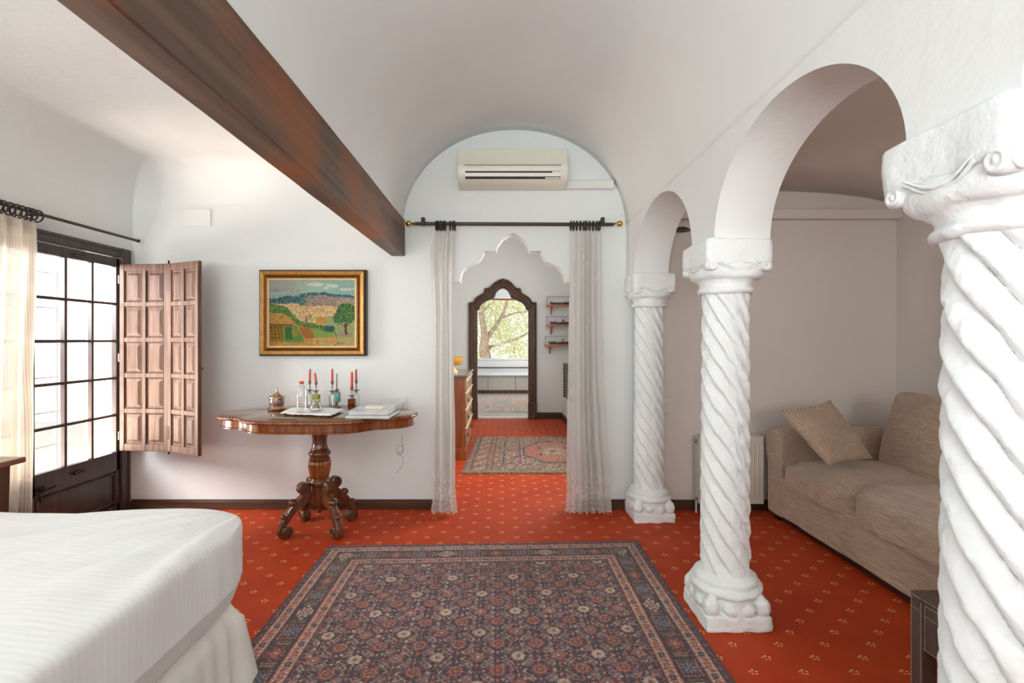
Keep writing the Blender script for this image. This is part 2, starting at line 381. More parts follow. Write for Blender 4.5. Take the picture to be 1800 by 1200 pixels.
def mat_sheet(name, col, axis):
    n = NT(name); c = n.node('ShaderNodeTexCoord'); sep = n.node('ShaderNodeSeparateXYZ'); n.link(c.outputs['Object'], sep.inputs[0])
    st = n.math('SINE', n.math('MULTIPLY', sep.outputs[axis], 2*PI/0.021)); f = n.math('MULTIPLY_ADD', st, 0.5, 0.5)
    n.set(color=n.ramp(f, [(0.35, tuple(x*0.965 for x in col)), (0.65, col)]), rough=n.math('MULTIPLY_ADD', f, -0.12, 0.6), sheen=0.15)
    v = n.coord(scale=(3, 9, 3), rot=(0, 0, 0.6)); n.bump(n.noise(v, 1.2, 4, 0.5, 0.4), 0.25, 0.02); return n.m
M['sheet'] = mat_sheet('striped_satin_sheet', (0.84, 0.84, 0.83), 1)
M['skirt'] = plain('linen_skirt', (0.76, 0.73, 0.68), 0.8, 0, 0.03, bump=0.3, bscale=90)

def mat_leather():
    n = NT('taupe_leather'); v = n.coord(); vo = n.node('ShaderNodeTexVoronoi'); n.link(v, vo.inputs['Vector']); vo.inputs['Scale'].default_value = 420
    n.set(color=n.ramp(n.noise(v, 14, 3), [(0.3, lin((70, 56, 50))), (0.7, lin((88, 72, 66)))]), rough=0.42); n.bump(vo.outputs[0], 0.25, 0.001); return n.m
M['leather'] = mat_leather()
M['thread'] = plain('cream_thread', lin((206, 190, 166)), 0.7)

def mat_attr(name, rough=0.9, sheen=0.2, bump=0.3, bs=260):
    n = NT(name); a = n.node('ShaderNodeAttribute'); a.attribute_name = 'pattern'
    v = n.coord(); g = n.noise(v, bs, 2)
    n.set(color=n.mix(n.math('MULTIPLY', g, 0.25), a.outputs['Color'], (0.05, 0.04, 0.05)), rough=rough, sheen=sheen, spec=0.1); n.bump(g, bump, 0.003); return n.m
M['rug'] = mat_attr('woven_wool_rug')
M['paint'] = mat_attr('oil_paint', 0.45, 0.0, 0.5, 90)

# ------------------------------------------------------------------ the room
# carpeted floor, one continuous covering
o = MB().box(-3.1, 3.3, -2.6, 8.06, -0.06, 0).build('floor', M['carpet'], smooth=False); struct(o)
o = MB().box(-1.9, 1.9, 8.06, 12.6, -0.06, 0.004).build('floor_bathroom', M['tubpanel'], smooth=False); struct(o)
o = MB().box(-9, -3.09, -4, 8, -0.3, -0.05).build('floor_terrace', M['terrace'], smooth=False); struct(o)

ogee = [(808, 495), (809, 489), (812, 477), (816, 472), (822, 467), (831, 463), (840, 459), (846, 453), (849, 447), (851, 441), (872, 441), (873, 438), (875, 431), (880, 424), (885, 418), (890, 414.5), (895, 411.5), (901, 409),
        (907, 411.5), (912, 414.5), (918, 419), (924, 425), (929, 433), (931, 441), (951, 441), (955, 450), (960, 459), (969, 463), (980, 468), (986, 473), (991, 480), (994, 489), (995, 495)]
og = [((x-882)*3.72/850, 1.3-(y-597)*3.72/850) for x, y in ogee]
XL, XR = (791-882)*3.72/850, (1010-882)*3.72/850
open1 = [(XL, 0), (XL, og[0][1])]+og+[(XR, og[-1][1]), (XR, 0)]

def arch_wall(name, prof, a0, a1, ztop, d0, d1, mat, plane='y'):
    """wall in the plane y=d0..d1 (or x=d0..d1) from a0 to a1 whose underside follows prof [(a, z)...]"""
    mb = MB(); mp = (lambda a, z, d: (a, d, z)) if plane == 'y' else (lambda a, z, d: (d, a, z))
    pts = [(a0, prof[0][1])]+list(prof)+[(a1, prof[-1][1])]
    for (p, q) in zip(pts[:-1], pts[1:]):
        if abs(q[0]-p[0]) > 1e-7:
            for d in (d0, d1): mb.quad(mp(p[0], p[1], d), mp(q[0], q[1], d), mp(q[0], ztop, d), mp(p[0], ztop, d))
            mb.quad(mp(p[0], ztop, d0), mp(q[0], ztop, d0), mp(q[0], ztop, d1), mp(p[0], ztop, d1))
        mb.quad(mp(p[0], p[1], d0), mp(q[0], q[1], d0), mp(q[0], q[1], d1), mp(p[0], p[1], d1))
    for a, z in ((a0, pts[0][1]), (a1, pts[-1][1])): mb.quad(mp(a, z, d0), mp(a, z, d1), mp(a, ztop, d1), mp(a, ztop, d0))
    o = mb.build(name, mat, weld=True, angle=30); struct(o); return o
arch_wall('wall_back', open1, -3.2, 3.35, 3.25, 3.72, 3.84, M['wall'])

# arcade wall: arches between the columns
CY = [-0.27, 1.01, 2.285, 3.61]
prof = [(-2.4, 0), (CY[0]+0.14, 0), (CY[0]+0.14, 1.752)]
for i, b in ((0, .385), (1, .392), (2, .425)):
    c = (CY[i]+CY[i+1])/2; a = (CY[i+1]-CY[i])/2-0.125
    if i == 2: a -= 0.005; c -= 0.0
    N = 40
    for k in range(N+1):
        t = PI-PI*k/N
        prof.append((c+a*math.cos(t), 1.752+b*math.sin(t)))
prof[-1] = (prof[-1][0], 1.774)
arch_wall('wall_arcade', prof, -2.4, 3.72, 2.30, 0.95, 1.20, M['wall'], 'x')

# vault
mb = MB(); XA, XB, ZS = -0.756, 0.95, 2.18; cx = (XA+XB)/2; hw = (XB-XA)/2
def vf(u, v):
    t = PI*(1-u); p = 2.04
    x = cx+hw*math.copysign(abs(math.cos(t))**(2/p), math.cos(t)); z = ZS+0.73*abs(math.sin(t))**(2/p)
    y = -2.4+6.13*v
    return Vector((x, y, z+0.008*noise.noise(Vector((x*2, y*2, 0)))))
mb.surf(vf, 72, 60)
struct(mb.build('ceiling_vault', M['vault'], solid=-0.05))
# masonry above the beam, ceiling of the window bay
struct(MB().box(-0.86, -0.757, -2.4, 3.72, 2.20, 3.1).build('wall_above_beam', M['wall'], smooth=False))
def cove(d, r=0.22):
    return 0 if d >= r else r-math.sqrt(max(0, r*r-(r-d)**2))
def cf(u, v):
    x = -2.842+2.0*u**1.6; y = 3.722-5.92*(1-v)**1.8
    d1, d2 = x+2.842, 3.722-y
    z = 2.61-max(cove(d1, .33), cove(d2, .30))
    return Vector((x, y, z+0.006*noise.noise(Vector((x*1.5, y*1.5, 3)))))
struct(MB().surf(cf, 90, 220).build('ceiling', M['wall'], angle=60, solid=-0.05))
# crack in the ceiling plaster is part of the plaster; left wall with french window and an added unseen opening for light
mb = MB(); X0, X1 = -3.09, -2.84
mb.box(X0, X1, 3.64, 3.86, 0, 2.7).box(X0, X1, 2.15, 3.64, 1.95, 2.7).box(X0, X1, 0.7, 2.15, 0, 2.7).box(X0, X1, -1.1, 0.7, 0, 0.6).box(X0, X1, -1.1, 0.7, 2.05, 2.7).box(X0, X1, -2.6, -1.1, 0, 2.7)
struct(mb.build('wall_left', M['wall'], smooth=False))
mb = MB()
mb.box(-3.1, -1.95, -2.25, -2.1, 0, 3.2).box(0.75, 3.3, -2.25, -2.1, 0, 3.2).box(-1.95, 0.75, -2.25, -2.1, 0, 0.95).box(-1.95, 0.75, -2.25, -2.1, 2.5, 3.2)  # opening added in the unseen rear wall to let the fill in
struct(mb.build('wall_rear', M['wall'], smooth=False))
# alcove
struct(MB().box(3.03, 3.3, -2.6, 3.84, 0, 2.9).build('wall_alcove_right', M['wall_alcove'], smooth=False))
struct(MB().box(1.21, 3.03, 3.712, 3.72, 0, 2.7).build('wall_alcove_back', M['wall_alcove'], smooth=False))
struct(MB().box(1.21, 1.6, -1.0, -0.9, 0, 2.7).box(2.6, 3.03, -1.0, -0.9, 0, 2.7).box(1.6, 2.6, -1.0, -0.9, 0, 1.1).box(1.6, 2.6, -1.0, -0.9, 2.1, 2.7).build('wall_alcove_front', M['wall_alcove'], smooth=False))  # unseen wall, opening added for the alcove fill lamp
def af(u, v):
    x = 1.19+1.86*u; y = -1.0+4.75*v
    t = (u-0.42)/0.58 if u > 0.42 else (0.42-u)/0.6
    return Vector((x, y, 2.285+0.155*math.sqrt(max(0, 1-t**2.2))))
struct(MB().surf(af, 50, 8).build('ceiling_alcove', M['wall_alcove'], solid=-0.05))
# hall and bathroom beyond
struct(MB().box(-1.1, -0.92, 3.84, 8.0, 0, 3.2).build('wall_hall_left', M['wall'], smooth=False))
mb = MB().box(1.2, 1.36, 3.84, 4.3, 0, 3.2).box(1.2, 1.36, 4.3, 6.1, 0, 0.9).box(1.2, 1.36, 4.3, 6.1, 2.5, 3.2).box(1.2, 1.36, 6.1, 8.0, 0, 3.2).box(1.0, 1.2, 6.15, 8.0, 0, 0.86)
struct(mb.build('wall_hall_right', M['wall'], smooth=False))
struct(MB().box(-1.1, 1.36, 3.84, 8.1, 3.12, 3.25).build('ceiling_hall', M['wall'], smooth=False))
# far ogee door
FY = 8.0
def fpt(x, y): return ((x-882)*FY/850, 1.3-(y-597)*FY/850)
inner = [(842.5, 544), (843, 540), (846, 535), (851, 531), (857, 528), (863, 526), (868, 524), (870, 521), (871, 517), (873, 513), (878, 508.5), (884, 506), (890, 508.5), (894, 513), (896, 517), (897.5, 521), (899, 524), (905, 526), (911, 528.5), (918, 532), (922, 536), (924.5, 541), (925, 544)]
inn = [fpt(839, 735), fpt(839, 545)]+[fpt(*p) for p in inner]+[fpt(929, 545), fpt(929, 735)]
inn[0] = (inn[0][0], 0); inn[-1] = (inn[-1][0], 0)
arch_wall('wall_hall_back', inn, -1.1, 1.36, 3.2, FY, FY+0.1, M['wall'])
outer = [(824, 735), (824, 532), (832, 531), (834, 526), (838, 522), (844, 518.5), (850, 515), (851.5, 511), (852, 507), (860, 506), (864, 501.5), (869, 497), (876, 492.5), (884, 490), (891.5, 492), (897, 495), (903, 501), (907, 506), (915, 507), (916, 511), (917, 515), (923, 518.5), (929, 522), (933, 526), (935, 531), (943, 531.5), (943, 735)]
out = [fpt(*p) for p in outer]; out[0] = (out[0][0], 0); out[-1] = (out[-1][0], 0)
def resample(pts, n):
    L = [0]
    for a, b in zip(pts[:-1], pts[1:]): L.append(L[-1]+math.hypot(b[0]-a[0], b[1]-a[1]))
    r = []
    for k in range(n):
        s = L[-1]*k/(n-1); i = max(j for j in range(len(L)) if L[j] <= s+1e-9); i = min(i, len(pts)-2)
        t = (s-L[i])/max(1e-9, L[i+1]-L[i]); r.append((pts[i][0]+(pts[i+1][0]-pts[i][0])*t, pts[i][1]+(pts[i+1][1]-pts[i][1])*t))
    return r
def seg_rs(pts, keys, ns):
    r = []
    for (a, b), n in zip(zip(keys[:-1], keys[1:]), ns):
        q = resample(pts[a:b+1], n); r += q if not r else q[1:]
    return r
ko = seg_rs(out, [0, 1, 2, 8, 9, 13, 17, 18, 24, 25, 26], [2, 2, 10, 3, 8, 8, 3, 10, 2, 2])
ki = seg_rs(inn, [0, 1, 2, 8, 9, 13, 17, 18, 24, 25, 26], [2, 2, 10, 3, 8, 8, 3, 10, 2, 2])
mb = MB(); rows = [(0, 0.0), (0.0, 0.05), (0.18, 0.062), (0.3, 0.045), (0.45, 0.05), (0.6, 0.035), (0.75, 0.04), (0.9, 0.03), (1.0, 0.02), (1.0, -0.06)]
for (ta, da), (tb, db) in zip(rows[:-1], rows[1:]):
    for i in range(len(ko)-1):
        g = lambda t, d, j: (ko[j][0]+(ki[j][0]-ko[j][0])*t, FY-d, ko[j][1]+(ki[j][1]-ko[j][1])*t)
        mb.quad(g(ta, da, i), g(ta, da, i+1), g(tb, db, i+1), g(tb, db, i))
d2 = mb.build('door_1', M['doorwood'], weld=True, angle=25); struct(d2)
MB().box(fpt(824, 0)[0]-0.005, fpt(839, 0)[0]+0.01, FY-0.075, FY, 0, 0.28).build('plinth_block', M['doorwood'], d2, bevel=0.006)
MB().box(fpt(929, 0)[0]-0.01, fpt(943, 0)[0]+0.005, FY-0.075, FY, 0, 0.28).build('plinth_block', M['doorwood'], d2, bevel=0.006)
MB().box(fpt(839, 0)[0], fpt(929, 0)[0], FY-0.01, FY+0.08, 0, 0.02).build('threshold', M['tub'], d2)
# bathroom
for s in (-1, 1): struct(MB().box(*sorted((s*1.7, s*1.9)), 8.1, 12.6, 0, 2.7).build('wall_bathroom_'+('left' if s < 0 else 'right'), M['wall'], smooth=False))
o = bpy.data.objects['wall_bathroom_right']; bpy.data.objects.remove(o)
mb = MB().box(1.7, 1.9, 8.1, 9.3, 0, 2.7).box(1.7, 1.9, 11.5, 12.6, 0, 2.7).box(1.7, 1.9, 9.3, 11.5, 0, 0.9).box(1.7, 1.9, 9.3, 11.5, 2.4, 2.7)
struct(mb.build('wall_bathroom_right', M['wall'], smooth=False))
struct(MB().box(-1.9, 1.9, 8.1, 12.6, 2.5, 2.7).build('ceiling_bathroom', M['wall'], smooth=False))
mb = MB().box(-1.9, -1.0, 12.4, 12.6, 0, 2.7).box(0.95, 1.9, 12.4, 12.6, 0, 2.7).box(-1.0, 0.95, 12.4, 12.6, 0, 0.80).box(-1.0, 0.95, 12.4, 12.6, 2.36, 2.7)
struct(mb.build('wall_bathroom_back', M['wall'], smooth=False))
w2 = struct(MB().box(-1.0, 0.95, 12.5, 12.505, 0.80, 2.36).build('window_2', M['pane'], smooth=False))
MB().box(-1.0, 0.95, 12.36, 12.42, 0.79, 0.83).build('window_sill', M['tub'], w2)
MB().box(-1.0, 0.95, 12.47, 12.53, 2.32, 2.36).build('window_frame', M['shelfwood'], w2)
struct(MB().box(-1.6, 1.6, 12.37, 12.4, 0.575, 0.60).build('trim_1', M['base'], smooth=False))
t = thing('bathtub', 'white bath with grey stone panel below the bright window beyond the far doorway', 'bathtub', (0, 12, 0))
MB().box(-1.65, 1.65, 11.56, 12.38, 0.44, 0.50).build('rim', M['tub'], t, bevel=0.012)
for k in range(5):
    MB().box(-1.65+0.66*k+0.004, -1.65+0.66*(k+1)-0.004, 11.62, 11.66, 0.09, 0.44).build('panel', M['tubpanel'], t, bevel=0.004)
MB().box(-1.65, 1.65, 11.63, 12.3, 0.0, 0.09).build('plinth', M['base'], t)
for s, nm in ((-1, 'left'), (1, 'right')):
    pass
# baseboards
def bb(name, x0, x1, y0, y1, h=0.075):
    mb = MB().box(x0, x1, y0, y1, 0, h-0.012); mb.box(x0+(0.004 if x1-x0 < 0.1 else 0), x1, y0+(0.005 if y1-y0 < 0.1 else 0), y1, h-0.012, h)
    struct(mb.build(name, M['base'], bevel=0.003))
bb('baseboard_back', -2.84, XL, 3.70, 3.72)
bb('baseboard_arcade', XR, 1.05, 3.70, 3.72)
bb('baseboard_alcove', 1.21, 3.03, 3.69, 3.712)
bb('baseboard_hall_back', fpt(943, 0)[0], 1.0, 7.975, 8.0, 0.1)
bb('baseboard_hall_left', -0.92, -0.9, 6.6, 8.0, 0.1)
bb('baseboard_hall_right', 0.98, 1.0, 6.15, 8.0, 0.1)
# conduits and service covers
struct(MB().box(1.21, 3.03, 3.65, 3.712, 2.215, 2.29).build('trim_2', M['wall_alcove'], bevel=0.006))
def Pb(px, py): return P(px, py, 3.70)
a = Pb(985, 318); b = Pb(1078, 333)
struct(MB().box(a.x, b.x, 3.67, 3.72, b.z, a.z).build('trim_3', M['conduit'], bevel=0.006))
a = Pb(323, 367); b = Pb(369, 397)
o = MB().box(a.x, b.x, 3.716-0.01, 3.722, b.z, a.z).build('junction_cover', M['wall'], bevel=0.003)
tag(o, 'white square junction cover painted over, high on the wall near the window corner', 'cover plate')

# ------------------------------------------------------------------ ceiling beam
mb = MB(); NB = 70; vs = []
for i in range(NB+1):
    y = -2.2+5.92*i/NB
    w = lambda k: 0.009*noise.noise(Vector((y*1.1, k*7.3, 0)))+0.002*noise.noise(Vector((y*4, k*3.1, 2)))
    xl = -0.853+w(1); xr = -0.744+abs(w(2))*0.6; zb = 1.943+w(3)*0.7; zt = 2.222+w(4)*1.2
    vs += [(xl, y, zb+w(5)*0.5), (xr, y, zb), (xr, y, zt), (xl, y, zt)]
fs = [(4*i+k, 4*i+(k+1) % 4, 4*i+4+(k+1) % 4, 4*i+4+k) for i in range(NB) for k in range(4)]+[(3, 2, 1, 0), tuple(4*NB+k for k in range(4))]
mb.add(vs, fs)
o = mb.build('ceiling_beam', M['beam'], angle=30, bevel=0.006)
tag(o, 'heavy rough-hewn dark brown wooden beam running along the ceiling beside the vault', 'beam')

# ------------------------------------------------------------------ french window (structure)
w1 = bpy.data.objects.new('window_1', None); COL.objects.link(w1); w1.location = (-2.84, 2.9, 0); struct(w1)
mb = MB(); FX0, FX1 = -2.885, -2.815
mb.box(FX0, FX1, 3.585, 3.655, 0, 1.965).box(FX0, FX1, 2.14, 3.655, 1.905, 1.968).box(FX0, FX1, 2.14, 2.21, 0, 1.965)
mb.box(-2.825, -2.808, 3.64, 3.665, 0, 1.97).box(-2.825, -2.808, 2.14, 3.665, 1.95, 1.975)
mb.box(-2.885, -2.806, 3.574, 3.667, 1.86, 1.977)
mb.build('window_frame', M['darkwood'], w1, bevel=0.006)
def leaf(y0, y1):
    mb = MB(); a0, a1 = -2.872, -2.832
    st = 0.045
    mb.box(a0, a1, y0, y0+0.03, 0.02, 1.90).box(a0, a1, y1-0.03, y1, 0.02, 1.90)
    mb.box(a0, a1, y0, y1, 1.835, 1.90).box(a0, a1, y0, y1, 0.335, 0.475).box(a0, a1, y0, y1, 0.02, 0.09)
    mb.box(a0+0.012, a1-0.012, y0+0.03, y1-0.03, 0.09, 0.335)
    # moulded rim round the bottom panel
    mb.box(a1-0.012, a1+0.002, y0+0.03, y1-0.03, 0.315, 0.325).box(a1-0.012, a1+0.002, y0+0.03, y1-0.03, 0.10, 0.112)
    mb.box(a1-0.012, a1+0.002, y1-0.045, y1-0.035, 0.10, 0.325).box(a1-0.012, a1+0.002, y0+0.035, y0+0.045, 0.10, 0.325)
    l = mb.build('window_leaf', M['darkwood'], w1, bevel=0.004)
    m2 = MB(); W = (y1-y0-0.06); z0, z1 = 0.475, 1.835
    for k in (1, 2): y = y0+0.03+W*k/3; m2.box(a0+0.010, a1+0.002, y-0.009, y+0.009, z0, z1)
    for k in range(1, 5): z = z0+(z1-z0)*k/5; m2.box(a0+0.011, a1, y0+0.03, y1-0.03, z-0.009, z+0.009)
    m2.build('muntins', M['darkwood'], l, bevel=0.003)
    MB().box(-2.856, -2.853, y0+0.03, y1-0.03, z0, z1).build('pane', M['pane'], l, smooth=False)
    return l
lf = leaf(2.905, 3.585)
m = MB().tube([(-2.82, 3.19, 0.415), (-2.815, 3.23, 0.42), (-2.82, 3.27, 0.42)], 0.009, 8).build('latch', M['iron'], lf)
m = MB().tube([(-2.82, 3.19, 1.865), (-2.815, 3.23, 1.865), (-2.82, 3.27, 1.865)], 0.007, 8).build('latch', M['iron'], lf)
mb = MB().box(-2.832, -2.82, 2.925, 2.985, 0.355, 0.40).tube([(-2.82, 2.95, 0.38), (-2.79, 2.96, 0.385), (-2.775, 3.01, 0.395)], [0.009, 0.008, 0.011], 8).tube([(-2.826, 2.955, 0.36), (-2.822, 2.958, 0.30)], 0.004, 6)
mb.build('handle', M['iron'], lf, bevel=0.002)
leaf(2.215, 2.895)
# outside: iron grille and reveal
g = thing('window_grille', 'grey iron security grille fixed outside the french window', 'grille', (-3.12, 2.9, 0))
for y in (2.35, 2.55, 2.76, 2.97, 3.19, 3.41): MB().tube([(-3.14, y, 0.0), (-3.14, y, 1.97)], 0.007, 8).build('vertical_bar', M['grille'], g)
for z in (0.33, 0.57, 0.80, 1.04, 1.28, 1.52, 1.76): MB().box(-3.15, -3.13, 2.1, 3.55, z-0.005, z+0.005).build('cross_bar', M['grille'], g)

# bifold shutter
sh = thing('window_shutter', 'open folding brown wooden shutter with raised panels beside the french window', 'shutter', (-2.79, 3.55, 0.49))
def shutter_panel(p0, p1, name):
    p0 = Vector((*p0, 0)); p1 = Vector((*p1, 0)); d = (p1-p0); W = d.length; d.normalize(); nrm = Vector((d.y, -d.x, 0))
    if nrm.y > 0: nrm = -nrm
    zt, zb = 1.851, 0.49
    mb = MB()
    def bx(a, b, z0, z1, t0, t1, m=mb, bev=0):
        q = [p0+d*a+nrm*t0, p0+d*b+nrm*t0, p0+d*b+nrm*t1, p0+d*a+nrm*t1]
        vs = [Vector((v.x, v.y, z0)) for v in q]+[Vector((v.x, v.y, z1)) for v in q]
        if bev:
            for i in range(4):
                pass
        m.add(vs, [(0, 1, 2, 3), (4, 7, 6, 5), (0, 4, 5, 1), (1, 5, 6, 2), (2, 6, 7, 3), (3, 7, 4, 0)])
    bx(0, W, zb, zt, -0.008, 0.008)
    st = 0.036; mid = 0.03; H = zt-zb
    bx(0, st, zb, zt, 0.008, 0.02); bx(W-st, W, zb, zt, 0.008, 0.02); bx(W/2-mid/2, W/2+mid/2, zb, zt, 0.008, 0.02)
    ph = (H-0.05*2-0.032*4)/5
    zs = [zb+0.05+i*(ph+0.032) for i in range(5)]
    edges = [zb]+[z for q in zs for z in (q, q+ph)]+[zt]
    for i in range(0, len(edges), 2): bx(st, W-st, edges[i], edges[i+1], 0.008, 0.019)
    o = mb.build(name, M['shutter'], sh, bevel=0.003)
    pw = W/2-mid/2-st
    for z in zs:
        for a in (st, W/2+mid/2):
            m2 = MB(); i0 = 0.012; i1 = 0.034
            def ring(i, t): return [p0+d*(a+i)+nrm*t+Vector((0, 0, z+i)), p0+d*(a+pw-i)+nrm*t+Vector((0, 0, z+i)), p0+d*(a+pw-i)+nrm*t+Vector((0, 0, z+ph-i)), p0+d*(a+i)+nrm*t+Vector((0, 0, z+ph-i))]
            vs = ring(0.004, 0.006)+ring(0.007, 0.014)+ring(0.013, 0.009)+ring(i1, 0.019)
            fs = [(r*4+k, r*4+(k+1) % 4, r*4+4+(k+1) % 4, r*4+4+k) for r in range(3) for k in range(4)]+[(12, 13, 14, 15)]
            m2.add(vs, fs); m2.build('raised_panel', M['shutter'], o, smooth=False)
    return o
pa = shutter_panel((-2.79, 3.55), (-2.412, 3.52), 'shutter_panel')
pb = shutter_panel((-2.407, 3.515), (-2.10, 3.373), 'shutter_panel')
for z in (0.63, 1.70): MB().box(-2.425, -2.395, 3.487, 3.502, z-0.045, z+0.045).build("hinge", M["shipgrey"], sh, bevel=0.002)
for z in (0.60, 1.17, 1.74): MB().tube([(-2.797, 3.535, z-0.03), (-2.797, 3.535, z+0.03)], 0.007, 8).build('hinge', M['pewter'], sh)
for z in (0.485, 1.862): MB().tube([(-2.41, 3.50, z-0.012), (-2.41, 3.50, z+0.012)], 0.006, 8).build('pin', M['iron'], sh)
MB().tube([(-2.10, 3.38, 1.10), (-2.085, 3.37, 1.10), (-2.085, 3.37, 1.09)], 0.004, 6).build('hook', M['iron'], sh)

# ------------------------------------------------------------------ curtain rods and curtains
def rings(parent, pts, axis, R=0.035):
    for p in pts:
        MB().torus((p[0], p[1], p[2]-0.016), R, 0.0052, axis, 18, 6).build('ring', M['rodmat'], parent)
rd = thing('curtain_rod', 'long dark curtain rod with brass ball ends above the central doorway', 'curtain rod', (0.1, 3.6, 2.164))
ZR = 2.164; RY = 3.60
MB().tube([(-0.645, RY, ZR), (0.83, RY, ZR-0.006)], 0.0135, 12).build('pole', M['rodmat'], rd)
for x, s in ((-0.66, -1), (0.845, 1)):
    pr = [(0.004, 0), (0.012, 0.004), (0.009, 0.012), (0.008, 0.02), (0.014, 0.026), (0.021, 0.036), (0.0235, 0.047), (0.020, 0.058), (0.010, 0.066), (0.002, 0.069)]
    MB().lathe([(r, s*h) for r, h in pr], (x-s*0.012, RY, ZR), 18, axis='x').build('finial', M['brass'], rd)
for x in (-0.585, 0.75):
    MB().tube([(x, 3.715, ZR+0.03), (x, RY+0.02, ZR+0.025), (x, RY, ZR+0.02)], 0.010, 8).box(x-0.014, x+0.014, RY-0.016, RY+0.016, ZR-0.016, ZR+0.045).build('bracket', M['rodmat'], rd, bevel=0.006)
rings(rd, [(-0.487+0.0135*k+(0.004*k if k > 5 else 0)+random.uniform(-0.003, 0.003), RY, ZR) for k in range(9)], 'x')
rings(rd, [(0.515+0.0235*k+random.uniform(-0.004, 0.004), RY, ZR) for k in range(10)], 'x')

def curtain(name, label, mat, edge, y0, ztop, zbot, n, amp, seed, hem_amp=0.012, cat='curtain', group=None, swap=False, nu=150, nv=90, ruff=True):
    """edge(v) -> (left, right) at height fraction v (0 bottom, 1 top)"""
    vs = []; uvs = []
    for j in range(nv+1):
        v = j/nv; l, r = edge(v)
        for i in range(nu+1):
            u = i/nu; ph = 2*PI*n*(u+0.035*math.sin(2*PI*u*1.3+seed)+0.02*math.sin(v*3+seed*2))
            A = amp*(0.45+0.75*(1-v)**0.6)*(0.8+0.4*math.sin(u*9+seed))
            sl = math.sin(ph); dy = A*math.copysign(abs(sl)**0.8, sl)+0.25*A*math.sin(2.3*ph+seed)+0.008*noise.noise(Vector((u*4, v*5, seed)))
            dx = 0.15*A*math.cos(ph*1.0)
            z = zbot+(ztop-zbot)*v
            if j == 0: z += hem_amp*abs(math.sin(u*PI*11+seed))
            elif v < 0.03: z += hem_amp*abs(math.sin(u*PI*11+seed))*(1-v/0.03)
            if v > 0.985: z -= 0.012*(1-math.cos(ph))*0.5*(v-0.985)/0.015
            a = l+(r-l)*u+dx
            vs.append((a, y0+dy-0.04*(1-v)*0, z) if not swap else (y0+dy, a, z)); uvs.append((u*1.25, v*(ztop-zbot)))
    W = nu+1
    fs = [(j*W+i, j*W+i+1, (j+1)*W+i+1, (j+1)*W+i) for j in range(nv) for i in range(nu)]
    me = bpy.data.meshes.new(name); me.from_pydata(vs, [], fs); me.polygons.foreach_set('use_smooth', [True]*len(fs))
    ul = me.uv_layers.new(name='UVMap'); li = np.empty(len(me.loops), dtype=np.int32); me.loops.foreach_get('vertex_index', li)
    ul.data.foreach_set('uv', np.array(uvs, dtype=np.float32)[li].ravel())
    me.materials.append(mat); o = bpy.data.objects.new(name, me); COL.objects.link(o); tag(o, label, cat, group); return o
def interp(v, keys):
    for (a, x), (b, y) in zip(keys[:-1], keys[1:]):
        if v <= b: t = (v-a)/(b-a); t = t*t*(3-2*t); return x+(y-x)*t
    return keys[-1][1]
def ed_l(v):
    k = 3.6/850
    l = interp(v, [(0, 757), (0.08, 762), (0.3, 762), (0.7, 762), (0.93, 757), (1, 765)]); r = interp(v, [(0, 804), (0.1, 800), (0.3, 800), (0.45, 798), (0.75, 797), (1, 798)])
    return (l-882)*k, (r-882)*k
def ed_r(v):
    k = 3.6/850
    l = interp(v, [(0, 993), (0.1, 995), (0.3, 996), (0.6, 999), (1, 1003)]); r = interp(v, [(0, 1074), (0.12, 1070), (0.3, 1063), (0.5, 1058), (0.8, 1056), (1, 1056)])
    return (l-882)*k, (r-882)*k
curtain('lace_curtain', 'narrow white lace curtain gathered on the left side of the central doorway', M['lace'], ed_l, RY-0.015, ZR-0.056, 0.012, 4, 0.020, 1.0)
curtain('lace_curtain', 'wider white lace curtain gathered on the right side of the central doorway', M['lace'], ed_r, RY-0.015, ZR-0.056, 0.012, 6, 0.020, 2.7)
rd = thing('curtain_rod', 'dark curtain rod with bunched rings above the french window', 'curtain rod', (-2.75, 2.6, 2.047))
MB().tube([(-2.75, 1.7, 2.047), (-2.75, 3.66, 2.047)], 0.010, 12).build('pole', M['rodmat'], rd)
MB().lathe([(0.004, 0), (0.013, 0.002), (0.013, 0.012), (0.006, 0.016)], (-2.75, 3.65, 2.047), 14, axis='y').build('finial', M['rodmat'], rd)
MB().tube([(-2.84, 2.9, 2.05), (-2.75, 2.9, 2.047)], 0.008, 8).build('bracket', M['rodmat'], rd)
MB().tube([(-2.84, 1.8, 2.05), (-2.75, 1.8, 2.047)], 0.008, 8).build('bracket', M['rodmat'], rd)
rings(rd, [(-2.75, 2.36+0.034*k+random.uniform(-0.006, 0.006), 2.047) for k in range(16)], 'y', 0.034)
def ed_w(v): return 1.95, interp(v, [(0, 2.80), (0.5, 2.81), (1, 2.83)])
curtain('lace_curtain', 'cream net curtain hanging beside the french window at the left edge', M['lace_cream'], ed_w, -2.735, 1.985, 0.02, 9, 0.028, 0.4, swap=True)

